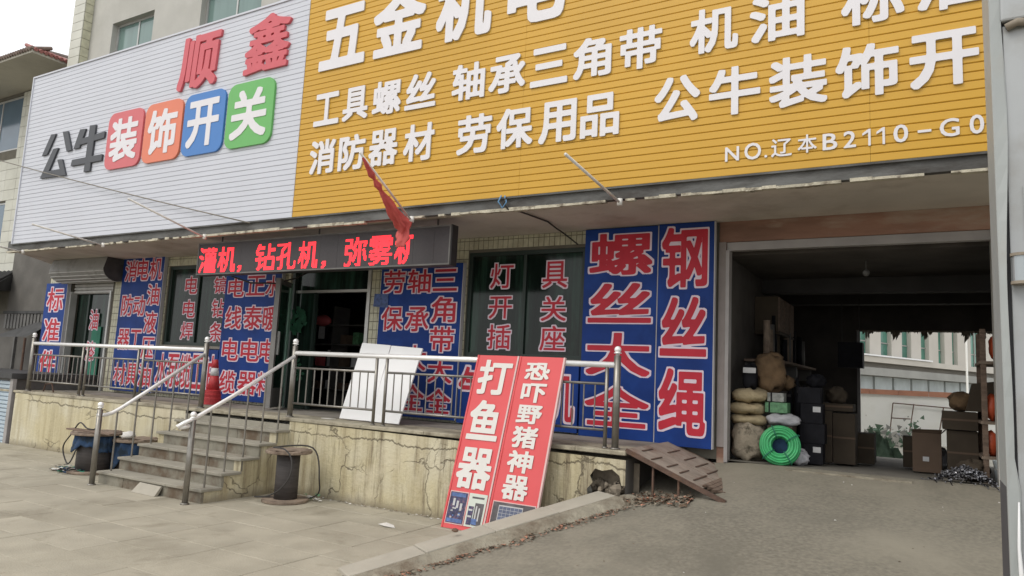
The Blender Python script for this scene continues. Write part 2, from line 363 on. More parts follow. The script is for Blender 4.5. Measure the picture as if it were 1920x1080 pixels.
# ------------------------------------------------------------------ lettering
_cur = bpy.data.curves.new('glyph', 'FONT'); _cur.resolution_u = 3; _cur.extrude = .05
_co = bpy.data.objects.new('glyph', _cur); COL.objects.link(_co)
_sdf, _cache = {}, {}
GN = 88; GC = 1.30/GN; GX_, GY_ = -.14, -.26            # sampling grid over the em square
def char_field(ch):
    """signed distance (positive inside) of a character's outline on a regular grid"""
    if ch in _sdf: return _sdf[ch]
    _cur.body = ch
    bpy.context.view_layer.update()
    me = bpy.data.meshes.new_from_object(_co.evaluated_get(bpy.context.evaluated_depsgraph_get()))
    co = [v.co.copy() for v in me.vertices]; cnt = {}
    for p in me.polygons:
        if min(co[i].z for i in p.vertices) < .04: continue
        vs = list(p.vertices)
        for i, j in zip(vs, vs[1:]+vs[:1]):
            A = (round(co[i].x, 5), round(co[i].y, 5)); B = (round(co[j].x, 5), round(co[j].y, 5))
            k = (A, B) if A < B else (B, A); cnt[k] = cnt.get(k, 0)+1
    bpy.data.meshes.remove(me)
    seg = np.array([[*k[0], *k[1]] for k, n in cnt.items() if n == 1])
    gx = GX_+GC*np.arange(GN+1); gy = GY_+GC*np.arange(GN+1)
    X, Y = np.meshgrid(gx, gy); P = np.stack([X.ravel(), Y.ravel()], 1)+1.3e-6
    a = seg[:, :2]; d = seg[:, 2:]-a; L = np.maximum((d**2).sum(1), 1e-12)
    t = np.clip(((P[:, None]-a[None])*d[None]).sum(2)/L, 0, 1)
    dist = np.sqrt((((P[:, None]-a[None])-t[..., None]*d[None])**2).sum(2)).min(1)
    y0, y1 = seg[:, 1], seg[:, 3]; py = P[:, 1:2]
    cr = ((y0 > py) != (y1 > py)); xi = a[:, 0]+(py-y0)*d[:, 0]/np.where(abs(d[:, 1]) < 1e-12, 1e-12, d[:, 1])
    ins = (cr & (P[:, 0:1] < xi)).sum(1) % 2 == 1
    f = np.where(ins, dist, -dist).reshape(GN+1, GN+1); _sdf[ch] = f
    return f
def glyph(ch, off):
    """character grown by off em: points, faces, rim segments, bounding box"""
    key = (ch, off)
    if key in _cache: return _cache[key]
    base = char_field(ch); f = base.copy()
    def shifted(dx, dy):
        jx = np.clip(np.arange(GN+1)+dx/GC, 0, GN-1e-6); jy = np.clip(np.arange(GN+1)+dy/GC, 0, GN-1e-6)
        i0 = jx.astype(int); j0 = jy.astype(int); fx = jx-i0; fy = (jy-j0)[:, None]
        A = base[j0][:, i0]; B = base[j0][:, i0+1]; C = base[j0+1][:, i0]; D = base[j0+1][:, i0+1]
        return (A*(1-fx)+B*fx)*(1-fy)+(C*(1-fx)+D*fx)*fy
    if off:
        for r_ in (.5, 1):
            for dx in (-1, -.5, 0, .5, 1):
                for dy in (-1, -.5, 0, .5, 1): f = np.maximum(f, shifted(dx*off*.93*r_, dy*off*.93*r_))
    pts = []; idx = {}; faces = []; rim = []
    def pt(k, x, y):
        if k not in idx: idx[k] = len(pts); pts.append((x, y))
        return idx[k]
    for j in range(GN):
        run = None
        for i in range(GN+1):
            full = i < GN and f[j, i] > 0 and f[j, i+1] > 0 and f[j+1, i] > 0 and f[j+1, i+1] > 0
            if full:
                if run is None: run = i
                continue
            if run is not None:
                q = [pt((a_, b_), GX_+GC*a_, GY_+GC*b_) for a_, b_ in ((run, j), (i, j), (i, j+1), (run, j+1))]; faces.append(tuple(q)); run = None
            if i == GN: break
            c = [(i, j), (i+1, j), (i+1, j+1), (i, j+1)]; v = [f[b_, a_] for a_, b_ in c]
            if max(v) <= 0: continue
            poly = []; cuts_ = []
            for m_ in range(4):
                (a0_, b0_), (a1_, b1_) = c[m_], c[(m_+1) % 4]; u, w = v[m_], v[(m_+1) % 4]
                if u > 0: poly.append(pt((a0_, b0_), GX_+GC*a0_, GY_+GC*b0_))
                if (u > 0) != (w > 0):
                    t = u/(u-w); q = pt((min((a0_, b0_), (a1_, b1_)), max((a0_, b0_), (a1_, b1_)), 'e'), GX_+GC*(a0_+(a1_-a0_)*t), GY_+GC*(b0_+(b1_-b0_)*t))
                    poly.append(q); cuts_.append((q, u > 0))
            if len(poly) > 2: faces.append(tuple(poly))
            for m_ in range(len(cuts_)):
                if cuts_[m_][1]: rim.append((cuts_[m_][0], cuts_[(m_+1) % len(cuts_)][0]))
    xs = [p[0] for p in pts]; ys = [p[1] for p in pts]
    _cache[key] = (pts, faces, rim, (min(xs), max(xs), min(ys), max(ys)))
    return _cache[key]
def letter(ch, x0, x1, z0, z1, place, materials, parent, bold=.022, outline=0., depth=.02, shear=0., name='letter', lift=0.):
    """one raised or printed character; place(u, v, w) -> world, w outwards"""
    _, _, _, (a, b, c, d) = glyph(ch, bold)
    if ch in '三-.': pass
    sx, sz = (x1-x0)/(b-a), (z1-z0)/(d-c)
    mb = MB()
    def add(g, w0, w1, mi, ms, walls):
        pts, fs, rim, _ = g; k = len(mb.v); n = len(pts)
        uv = [(x0+(p[0]-a)*sx+shear*(p[1]-c)*sz, z0+(p[1]-c)*sz) for p in pts]
        for u, v in uv: mb.v.append(place(u, v, w1))
        for f in fs: mb.f.append(tuple(i+k for i in f)); mb.mi.append(mi)
        if walls:
            for u, v in uv: mb.v.append(place(u, v, w0))
            for i, j in rim: mb.f.append((k+i, k+n+i, k+n+j, k+j)); mb.mi.append(ms)
    if outline:
        add(glyph(ch, bold+outline), lift, lift+depth*.5, 1, 1, False)
        add(glyph(ch, bold), lift+depth*.5, lift+depth, 0, 0, False)
    else:
        add(glyph(ch, bold), lift, lift+depth, 0, len(materials)-1, depth > .006)
    return mb.build(name, materials, parent)
def on_wall(Y):
    return lambda u, v, w: Vector((u, Y-w, v))

# ================================================================== SETTING
def drive(x, y):
    z = .8-.16*(8.2-y)-.10*max(0., -1.7-x)
    k = .12; z0 = -.03
    h = max(0, min(1, .5+.5*(z-z0)/k)); return z0+(z-z0)*h+k*h*(1-h)
KA, KB = Vector((-4.1, 4.5, .0)), Vector((-2.82, 6.72, .505))        # outer edge of the sloping kerb
def kx(y):
    return KA.x+(KB.x-KA.x)*(y-KA.y)/(KB.y-KA.y)
MB().box((-90, -60, -.45), (90, 60, -.25)).build('ground', M['asphalt'], kind='structure')
# sidewalk: bedding sheet plus individual pavers
mb = MB(); mb.face([(-30, .6, -.035), (-30, 6.74, -.035), (-2.79, 6.74, -.035), (-3.9, 4.5, -.035), (-4.4, 1.4, -.035), (-4.5, .6, -.035)])
mb.face([(-30, .6, -.25), (-4.5, .6, -.25), (-4.5, .6, -.035), (-30, .6, -.035)])
walk = mb.build('sidewalk', M['joint'], kind='structure')
pav = []
for i in range(4):
    b = .005; j = .004
    w, h = .8-j, .4-j
    m_ = MB(); z = 0
    m_.raw([(-w/2, -h/2, -.04), (w/2, -h/2, -.04), (w/2, h/2, -.04), (-w/2, h/2, -.04),
            (-w/2, -h/2, -b), (w/2, -h/2, -b), (w/2, h/2, -b), (-w/2, h/2, -b),
            (-w/2+b, -h/2+b, 0), (w/2-b, -h/2+b, 0), (w/2-b, h/2-b, 0), (-w/2+b, h/2-b, 0)],
           [(0,1,5,4),(1,2,6,5),(2,3,7,6),(3,0,4,7),(4,5,9,8),(5,6,10,9),(6,7,11,10),(7,4,8,11),(8,9,10,11)])
    me = bpy.data.meshes.new('paver'); me.from_pydata(m_.v, [], m_.f); me.materials.append(M['paver'] if i % 2 else M['paver_b'])
    pav.append(me)
y = 2.15
row = 0
while y < 6.6:
    x = -15.35
    while x < -3.3:
        inside = x+.4 < (kx(y) if y > KA.y else KA.x-(KA.y-y)*.15)+.55
        stairs = (-9.2 < x-.3 and x+.3 < -7.1 and y > 5.6)
        if inside and not stairs:
            o = link('paver', rnd.choice(pav), walk); o.location = (x, y, rnd.uniform(-.003, .003))
            o.rotation_euler = (rnd.uniform(-.004, .004), rnd.uniform(-.003, .003), rnd.uniform(-.002, .002))
        x += .8
    y += .4; row += 1
# sloping asphalt driveway
mb = MB(); nu, nv = 26, 44
for j in range(nv+1):
    yy = -6+14.2*j/nv
    xl = (kx(yy) if yy > KA.y else KA.x-(KA.y-yy)*.15)+.12
    if yy > 6.745: xl = -2.56
    for i in range(nu+1):
        xx = xl+(14-xl)*(i/nu)**1.6
        mb.v.append(Vector((xx, yy, drive(xx, yy)+.006*math.sin(xx*3.1+yy*2.3)*math.sin(yy*4.1-xx))))
for j in range(nv):
    for i in range(nu):
        k = j*(nu+1)+i; mb.f.append((k, k+1, k+nu+2, k+nu+1)); mb.mi.append(0)
mb.build('driveway', M['asphalt'], kind='structure', smooth=True)
# kerb slabs up the slope and the crumbled mortar strip beside them
kerb = MB().box((0, 0, -.1), (.01, .01, -.09)).build('kerb', M['granite'], kind='structure')
kd = (KB-KA); kl = kd.length; ku = kd/kl; kn = Vector((ku.y, -ku.x, 0)).normalized()
n = 4
for i in range(n):
    a = KA+ku*(kl*i/n+.004); b = KA+ku*(kl*(i+1)/n-.004); w = .27
    jz = rnd.uniform(-.006, .006)
    P = [a, a+kn*w, b+kn*w, b]
    top = [p+Vector((0, 0, jz+.03)) for p in P]; bot = [p-Vector((0, 0, .05)) for p in P]
    MB().raw(bot+top, [(0,3,2,1),(4,5,6,7),(0,1,5,4),(1,2,6,5),(2,3,7,6),(3,0,4,7)]).build('kerb_slab', M['granite'], kerb, bevel=.008)
mb = MB()   # mortar bed
for i in range(24):
    pass
N_ = 30
for i in range(N_+1):
    p = KA+ku*(kl*i/N_)
    for s_, z_ in ((.25, .022), (.36, rnd.uniform(-.0, .02)), (.46+rnd.uniform(-.05, .05), None)):
        q = p+kn*s_
        z = drive(q.x, q.y)+.001 if z_ is None else q.z+z_
        mb.v.append(Vector((q.x, q.y, z if z_ is None else max(z, drive(q.x, q.y)-.01))))
for i in range(N_):
    for j in range(2):
        k = i*3+j; mb.f.append((k, k+1, k+4, k+3)); mb.mi.append(0)
mb.build('mortar_bed', M['gutter'], kerb, smooth=True)
# support under the kerb on the sidewalk side
mb = MB().face([(KA.x, KA.y, -.05), (KB.x, KB.y, -.05), (KB.x, KB.y, KB.z), (KA.x, KA.y, KA.z)])
mb.build('kerb_side', M['gutter'], kerb)

# ================================================================== PLATFORM
plat = thing('platform', 'cream stained concrete platform with cracked front wall, raised in front of the shop', 'platform', (-8.2, 6.75, 0))
XL, XR, PT = -13.95, -2.56, .93
# front wall with a broken hole near its right end
ct = [(XL, -.25), (-9.25, -.25), (-9.25, .885), (XL, .885)]
MB().face([(x, 6.75, z) for x, z in ct]).build('front_wall', M['cream_wall'], plat)
hole = [(-2.60, .60), (-2.62, .69), (-2.70, .745), (-2.80, .72), (-2.88, .735), (-2.93, .66), (-2.90, .60), (-2.96, .53), (-2.94, .40)]
MB().face([(x, 6.75, z) for x, z in [(-7.15, -.25), (-2.94, -.25)]+[hole[-1]]+hole[-2::-1]+[(XR, .60), (XR, .845), (-7.15, .885)]]).build('front_wall', M['cream_wall'], plat)
MB().face([(-9.25, 6.75, -.1), (-7.15, 6.75, -.1), (-7.15, 6.75, .845), (-9.25, 6.75, .845)]).build('front_wall', M['step'], plat)
MB().face([(XR, 6.75, .1), (XR, 8.2, .1), (XR, 8.2, .845), (XR, 6.75, .845)]).build('end_wall', M['dark_wall'], plat)
MB().face([(XL, 8.2, -.2), (XL, 6.75, -.2), (XL, 6.75, .845), (XL, 8.2, .845)]).build('end_wall', M['conc'], plat)
mb = MB()
for i in range(26):
    mb.ball((rnd.uniform(-2.95, -2.6), rnd.uniform(6.72, 6.95), rnd.uniform(.42, .6)), rnd.uniform(.02, .055), jit=.3, nu=6, nv=4)
mb.face([(-3, 6.98, .3), (-2.5, 6.98, .3), (-2.5, 6.98, .8), (-3, 6.98, .8)])
mb.build('rubble', M['rubble'], plat, kind='stuff')
# floor slabs with a projecting nosing
k = 0; x = -16.4
while x < XR-.01:
    x1 = min(x+.95, XR)
    MB().box((x+.002, 6.736 if x > XL-.5 else 6.76, .887), (x1-.002, 7.32, PT+rnd.uniform(-.002, .002))).build('edge_slab', M['edge'], plat, bevel=.008)
    x = x1
MB().box((-16.5, 7.322, .80), (XR, 8.19, PT-.001)).build('walkway_floor', M['conc'], plat)

# ================================================================== STAIRS
st = thing('staircase', 'grey stone stairs of six steps with rust stained risers leading up to the platform', 'stairs', (-8.2, 5.5, 0))
SX0, SX1 = -9.16, -7.15
for k in range(1, 6):
    yf = 5.50+.255*(k-1); zt = .155*k
    x = SX0; i = 0
    cuts = [SX0, SX0+.62+rnd.uniform(-.15, .15), SX0+1.3+rnd.uniform(-.15, .15), SX1]
    for a, b in zip(cuts, cuts[1:]):
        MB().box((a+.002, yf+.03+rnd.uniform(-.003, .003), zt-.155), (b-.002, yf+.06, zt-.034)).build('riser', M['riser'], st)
    cuts = [SX0-.015, (SX0+SX1)/2+rnd.uniform(-.4, .4), SX1+.02]
    for a, b in zip(cuts, cuts[1:]):
        MB().box((a+.002, yf, zt-.032), (b-.002, yf+.29, zt+rnd.uniform(-.002, .002))).build('tread', M['step'], st, bevel=.006)
prof = [(5.53, -.1)]
for k in range(1, 6):
    yf = 5.53+.255*(k-1); prof += [(yf, .155*k-.034), (yf+.255, .155*k-.034)]
prof += [(6.80, -.1)]
for xs, nm in ((SX1-.004, 'side_wall'), (SX0+.004, 'side_wall')):
    mb = MB(); a = [Vector((xs, y_, z_)) for y_, z_ in prof]
    b = [Vector((xs-(.12 if xs > -8 else -.12), y_, z_)) for y_, z_ in prof]
    n_ = len(a); mb.raw(a+b, [tuple(range(n_)), tuple(range(2*n_-1, n_-1, -1))]+[(i, (i+1) % n_, n_+(i+1) % n_, n_+i) for i in range(n_)])
    mb.build(nm, M['cream_wall'], st)
# broken loose piece of stone leaning on the lowest riser
o = MB().raw([(-8.33, 5.44, 0), (-7.86, 5.43, 0), (-7.86, 5.48, 0), (-8.33, 5.48, 0), (-8.26, 5.50, .115), (-7.84, 5.495, .11), (-7.84, 5.525, .11), (-8.26, 5.525, .115)],
             [(0,3,2,1),(4,5,6,7),(0,1,5,4),(1,2,6,5),(2,3,7,6),(3,0,4,7)]).build('stone_slab', M['granite'], bevel=.004)
tag(o, 'broken grey stone slab leaning against the lowest stair riser', 'stone slab')

# ================================================================== RAILINGS
def post(p, x, y, z0, z1, r, ball=True, cap=True):
    o = MB().tube([(x, y, z0), (x, y, z1)], r, 12).build('post', M['steel'], p, smooth=True)
    if ball:
        MB().lathe((x, y, z1), [(r*.6, 0), (r*.6, .02), (r*1.1, .022), (r*1.1, .03), (r*.5, .035)], 12).ball((x, y, z1+.06), .036, nu=14, nv=10).build('ball_cap', M['steel_top'], o, smooth=True)
    MB().lathe((x, y, z0), [(r*1.5, 0), (r*1.5, .012), (r*1.02, .016)], 12).build('post_foot', M['steel'], o, smooth=True)
    return o
def level_rail(x0, x1, y, label, singles, doubles, pitch=.128):
    t = thing('railing', label, 'railing', (x0, y, PT), 'stainless railings along the platform edge')
    MB().tube([(x0, y, 1.765), (x1, y, 1.765)], .030, 12).build('top_rail', M['steel_top'], t, smooth=True)
    for x in singles: post(t, x, y, PT, 1.86, .036)
    for x in doubles: post(t, x, y, PT, 1.75, .020, ball=False)
    xs = sorted(list(singles)+list(doubles))
    for a, b in zip(xs, xs[1:]):
        if b-a < .3: continue
        for z, nm in ((1.57, 'middle_rail'), (1.11, 'bottom_rail')):
            MB().tube([(a, y, z), (b, y, z)], .014, 8).build(nm, M['steel'], t, smooth=True)
        n = max(1, round((b-a)/pitch)); d = (b-a)/n
        for i in range(1, n):
            MB().tube([(a+i*d, y, 1.11), (a+i*d, y, 1.57)], .0085, 6, cap=False).build('baluster', M['steel'], t, smooth=True)
    return t
level_rail(-13.78, -9.08, 6.86, 'stainless steel railing on the platform edge left of the stairs', [-13.78, -9.08], [-12.2, -12.07, -10.68, -10.55])
level_rail(-7.28, -2.72, 6.86, 'stainless steel railing on the platform edge right of the stairs', [-7.28, -2.72], [-5.86, -5.70, -4.35, -4.2, -2.83])
def stair_rail(x, label, curl):
    t = thing('stair_railing', label, 'railing', (x, 5.39, 0), 'stainless handrails beside the stairs')
    post(t, x, 5.39, 0, .93, .033)
    a = Vector((x, 5.36, .875)); top = Vector((x, 6.82, 1.70))
    pts = [(x, 5.36, .86), (x, 5.46, .862), (x, 5.55, .885), (x, 5.66, .945), (x, 5.9, 1.10), top]
    if curl: pts = [(x-.01, 5.42, .87), (x-.04, 5.25, .845), (x-.03, 5.22, .86), (x-.005, 5.28, .90), (x, 5.40, .945), (x, 5.9, 1.20), (x, 6.82, 1.72)]
    MB().tube(pts, .024, 12).build('handrail', M['steel_top'], t, smooth=True)
    def zr(y):
        for p, q in zip(pts, pts[1:]):
            if p[1] <= y <= q[1]: return p[2]+(q[2]-p[2])*(y-p[1])/(q[1]-p[1])
        return 1.6
    for k in range(1, 6):
        y_ = 5.62+.255*(k-1)
        MB().tube([(x, y_, .155*k), (x, y_, zr(y_))], .0115, 8, cap=False).build('baluster', M['steel'], t, smooth=True)
    return t
stair_rail(-9.06, 'stainless steel handrail running up the left side of the stairs', False)
stair_rail(-7.24, 'stainless steel handrail with curled lower end on the right side of the stairs', True)

# ================================================================== SHOP BUILDING
shop = thing('shop_building', 'shop with cream tiled ground floor, grey plaster upper floor and open garage bay', 'building', (-7, 8.2, .93))
FY = 8.2
# ground floor wall pieces (bed), openings left free: door, window, door, window, garage
openings = [(-15.28, -13.83, .93, 3.08), (-12.10, -10.45, 1.86, 3.30), (-8.87, -7.22, .93, 3.09), (-5.49, -3.72, 1.84, 3.27)]
def wall_pieces(x0, x1, z0, z1, ops):
    out = []; x = x0
    for a, b, c, d in sorted(ops):
        out.append((x, a, z0, z1))
        if c > z0+.01: out.append((a, b, z0, c))
        if d < z1-.01: out.append((a, b, d, z1))
        x = b
    out.append((x, x1, z0, z1)); return out
mb = MB()
for a, b, c, d in wall_pieces(-16.12, -2.05, .80, 3.50, openings): mb.box((a, FY, c), (b, FY+.24, d))
mb.build('wall', M['grout'], shop)
# small glazed tiles, thousands of them
mb = MB(); tw, th = .078, .125
nz_ = int((3.47-.93)/th)+1; nx_ = int((16.1-2.08)/tw)
for j in range(nz_):
    for i in range(nx_):
        x0 = -16.1+i*tw; z0 = .935+j*th; x1 = x0+tw-.006; z1 = min(z0+th-.007, 3.475)
        if any(x1 > a-.001 and x0 < b+.001 and z1 > c-.001 and z0 < d+.001 for a, b, c, d in openings): continue
        e = .003; yy = FY-.007-rnd.uniform(0, .0012)
        mb.raw([(x0, FY, z0), (x1, FY, z0), (x1, FY, z1), (x0, FY, z1), (x0+e, yy, z0+e), (x1-e, yy, z0+e), (x1-e, yy, z1-e), (x0+e, yy, z1-e)],
               [(4, 5, 6, 7), (0, 1, 5, 4), (1, 2, 6, 5), (2, 3, 7, 6), (3, 0, 4, 7)])
mb.build('wall_tiles', M['tile'], shop, kind='stuff')
# canopy slab
mb = MB(); P_ = [(-14.86, 6.82), (4.2, 6.82), (4.2, 8.19), (-16.1, 8.19), (-15.45, 7.5)]; n_ = 5
mb.raw([(x, y_, 3.475) for x, y_ in P_]+[(x, y_, 3.62) for x, y_ in P_], [tuple(reversed(range(5))), tuple(range(5, 10))]+[(i, (i+1) % 5, 5+(i+1) % 5, 5+i) for i in range(5)])
mb.build('canopy_soffit', M['soffit'], shop)
MB().box((-14.9, 6.745, 3.452), (4.2, 6.819, 3.64)).build('canopy_fascia', M['fascia'], shop, bevel=.004)
mb = MB(); x = -14.9
while x < 4.1:
    w = rnd.uniform(.05, .3); 
    if rnd.random() < .86:
        mb.box((x, 6.738-rnd.uniform(0, .006), 3.428+rnd.uniform(-.006, .006)), (x+w, 6.80, 3.451+rnd.uniform(-.002, .014)))
    x += w+.001
mb.build('peeling_edge', M['peel'], shop, kind='stuff')
# upper floor
UT = 9.9
uops = [(-14.97, -13.52, 6.95, 8.66), (-12.02, -10.30, 6.95, 8.70), (-8.8, -7.2, 6.95, 8.70), (-5.6, -4.0, 6.95, 8.70), (-2.4, -.8, 6.95, 8.70), (.8, 2.4, 6.95, 8.70)]
mb = MB()
for a, b, c, d in wall_pieces(-15.79, 4.2, 3.62, UT, uops): mb.box((a, FY, c), (b, FY+.24, d))
mb.build('upper_wall', M['plaster'], shop)
MB().box((-16.22, 8.03, 3.62), (-15.795, 8.43, UT)).build('pilaster_core', M['grout'], shop)
z = 3.64
while z < UT-.2:
    for a, b, c, d in ((-16.22, -15.795, 8.012, 8.029), (-15.794, -15.78, 8.03, 8.198)):
        if b-a > .1: MB().box((a+.003, c, z), (b-.003, d, z+.19)).build('cladding_tile', M['n_tile_b'], shop)
        else: MB().box((a, c+.003, z), (b, d-.003, z+.19)).build('cladding_tile', M['pil_tile'], shop)
    z += .2
MB().box((-16.12, 8.53, 3.5), (4.2, 13.2, UT)).build('upper_body', M['plaster'], shop)
def upper_window(a, b, c, d, y=FY+.12, glass='glass_up', fr='frame_al', par=None, t=.045):
    par = par or shop
    w = MB()
    for p, q in (((a, y, c), (b, y+.05, c+t)), ((a, y, d-t), (b, y+.05, d)), ((a, y, c+t), (a+t, y+.05, d-t)), ((b-t, y, c+t), (b, y+.05, d-t))): w.box(p, q)
    f = w.build('window_frame', M[fr], par)
    m_ = (a+b)/2+.05
    MB().box((m_-.02, y-.004, c+t), (m_+.02, y+.046, d-t)).build('mullion', M[fr], f)
    MB().box((a+t, y+.02, c+t), (m_-.02, y+.026, d-t)).build('pane', M[glass], f)
    MB().box((m_+.02, y+.012, c+t), (b-t, y+.018, d-t)).build('pane', M[glass], f)
    return f
for a, b, c, d in uops: upper_window(a, b, c, d)
for a, b, c, d in uops:
    MB().box((a, FY+.27, c), (b, FY+.29, d)).build('curtain', M['curtain'], shop)
# garage surround
MB().box((-2.05, 8.19, 3.24), (.9, 8.42, 3.478)).build('lintel', M['brown_beam'], shop, bevel=.006)
MB().box((-2.05, 8.195, .70), (-1.97, 8.42, 3.238)).build('jamb', M['brown_beam'], shop)
MB().box((-1.968, 8.17, .78), (-1.93, 8.30, 3.14)).build('door_track', M['jamb_metal'], shop)
MB().box((-2.049, 8.18, .94), (-1.969, 8.194, 3.238)).build('jamb_face', M['jamb'], shop)
MB().box((-1.968, 8.21, 3.142), (.9, 8.30, 3.236)).build('door_rail', M['jamb_metal'], shop)
MB().box((.55, 8.19, .70), (4.2, 8.43, 3.238)).build('right_wall', M['plaster'], shop)
# garage interior
GX0, GX1, GY1, GZ = -2.0, .98, 13.0, 3.12
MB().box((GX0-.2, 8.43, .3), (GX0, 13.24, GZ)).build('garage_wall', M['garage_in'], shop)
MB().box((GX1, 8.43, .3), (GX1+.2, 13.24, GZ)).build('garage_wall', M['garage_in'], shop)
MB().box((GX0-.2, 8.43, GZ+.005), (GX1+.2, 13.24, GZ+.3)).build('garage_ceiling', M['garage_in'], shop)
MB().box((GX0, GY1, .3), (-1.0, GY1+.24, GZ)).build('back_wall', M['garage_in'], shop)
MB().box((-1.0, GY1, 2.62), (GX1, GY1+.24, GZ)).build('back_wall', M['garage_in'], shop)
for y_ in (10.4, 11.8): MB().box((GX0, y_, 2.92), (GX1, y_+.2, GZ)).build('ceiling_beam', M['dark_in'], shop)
MB().box((-1.0, 12.95, .6), (-.955, 13.02, 2.62)).build('door_frame', M['jamb_metal'], shop)
# ragged fringe over the back opening
mb = MB()
for i in range(150):
    x = -1.0+rnd.uniform(0, 1.95); l = abs(rnd.gauss(0, .018))+.015
    for cx_ in (-.86, -.45, -.02, .52, .72, .90): l += .17*math.exp(-((x-cx_)/.05)**2)*rnd.uniform(.5, 1)
    mb.face([(x-.015, 12.99+rnd.uniform(-.02, .02), 2.63), (x+.015, 12.99, 2.63), (x+.02+rnd.uniform(-.01, .01), 12.985, 2.63-l*.6), (x+rnd.uniform(-.03, .03), 12.98, 2.63-l)])
mb.build('ragged_fringe', M['rubble'], shop, kind='stuff')
mb = MB(); 
mb.raw([(GX0, 8.2, .80), (GX1+.2, 8.2, .80), (GX1+.2, 8.6, .79), (GX0, 8.6, .79), (GX1, 13.3, .60), (GX0, 13.3, .60), (GX1, 13.3, .2), (GX0, 13.3, .2)],
       [(0, 1, 2, 3), (3, 2, 4, 5), (5, 4, 6, 7)])
mb.build('garage_floor', M['garage_floor'], kind='structure')
o = MB().box((-1.3, 8.02, drive(-.5, 8.05)-.02), (-.15, 8.10, drive(-.5, 8.05)+.012)).build('threshold_strip', M['gutter'], kind='structure', bevel=.004)
# main shop room behind the glass
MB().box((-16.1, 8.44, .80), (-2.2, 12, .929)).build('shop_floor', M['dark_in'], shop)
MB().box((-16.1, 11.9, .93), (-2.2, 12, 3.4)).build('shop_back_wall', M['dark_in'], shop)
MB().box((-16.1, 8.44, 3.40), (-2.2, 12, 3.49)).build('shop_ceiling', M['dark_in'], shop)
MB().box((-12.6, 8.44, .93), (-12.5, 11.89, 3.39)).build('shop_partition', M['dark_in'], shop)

# ground floor windows
def shop_window(a, b, c, d, chars):
    y = FY+.02; t = .055; w = MB()
    for p, q in (((a, y, c), (b, y+.07, c+t)), ((a, y, d-t), (b, y+.07, d)), ((a, y, c+t), (a+t, y+.07, d-t)), ((b-t, y, c+t), (b, y+.07, d-t))): w.box(p, q)
    f = w.build('window_frame', M['frame_dark'], shop)
    n = 2; ww = (b-a-2*t)/n
    for i in range(n):
        x0 = a+t+i*ww
        MB().box((x0, y+.028+.006*i, c+t), (x0+ww-.0, y+.034+.006*i, d-t)).build('pane', M['glass_dark'], f)
        if i: MB().box((x0-.022, y+.004, c+t), (x0+.022, y+.026, d-t)).build('mullion', M['frame_dark'], f)
    MB().box((a-.03, FY-.05, c-.045), (b+.03, FY+.02, c-.001)).build('sill', M['conc'], shop)
    for ch, x0, x1, z0, z1 in chars:
        letter(ch, x0, x1, z0, z1, on_wall(y+.028), (M['b_red'], M['b_outline']), f, bold=.010, outline=.048, depth=.003, lift=.001)
def col(chars, x0, x1, zs): return [(c, x0, x1, z0, z1) for c, (z0, z1) in zip(chars, zs)]
shop_window(*openings[1], col('电电焊', -11.67, -11.33, [(2.79, 3.11), (2.36, 2.68), (1.97, 2.28)]) + col('镐钻条', -10.88, -10.54, [(2.79, 3.08), (2.37, 2.69), (1.95, 2.28)]))
shop_window(*openings[3], col('灯开插', -5.15, -4.79, [(2.77, 3.11), (2.36, 2.66), (1.95, 2.28)]) + col('具关座', -4.35, -3.99, [(2.76, 3.11), (2.33, 2.65), (1.95, 2.27)]))

# left shop door with roller shutter box
a, b, c, d = openings[0]
MB().box((a, FY-.03, c), (a+.05, FY+.10, d-.2)).build('door_frame', M['frame_al'], shop)
MB().box((b-.05, FY-.03, c), (b, FY+.10, d-.2)).build('door_frame', M['frame_al'], shop)
sh = MB().box((a+.05, FY+.06, 2.84), (b-.05, FY+.07, 3.12)).build('roller_shutter', M['shutter'], shop)
for i in range(4):
    z = 2.845+i*.068
    MB().raw([(a+.05, FY+.05, z), (b-.05, FY+.05, z), (b-.05, FY+.028, z+.012), (a+.05, FY+.028, z+.012), (b-.05, FY+.028, z+.05), (a+.05, FY+.028, z+.05), (b-.05, FY+.05, z+.062), (a+.05, FY+.05, z+.062)],
             [(0, 1, 2, 3), (3, 2, 4, 5), (5, 4, 6, 7)]).build('shutter_slat', M['shutter'], sh)
MB().box((a+.05, FY+.14, c), (b-.05, FY+.15, 2.84)).build('door_glass', M['glass_dark'], shop)
MB().box((a+.45, FY+.11, c), (a+.50, FY+.139, 2.83)).build('door_stile', M['frame_dark'], shop)
MB().box((-14.58, FY+.115, 1.08), (-14.28, FY+.128, 2.18)).build('green_panel', M['teal'], shop)
MB().box((-14.02, FY+.115, 1.08), (-13.93, FY+.128, 2.28)).build('green_panel', M['teal'], shop)
for ch, x0, x1, z0, z1 in [('油', -14.70, -14.40, 2.12, 2.52), ('漆', -14.70, -14.40, 1.50, 1.88)]:
    letter(ch, x0, x1, z0, z1, on_wall(FY+.112), (M['b_red'], M['b_outline']), shop, bold=.010, outline=.048, depth=.003)
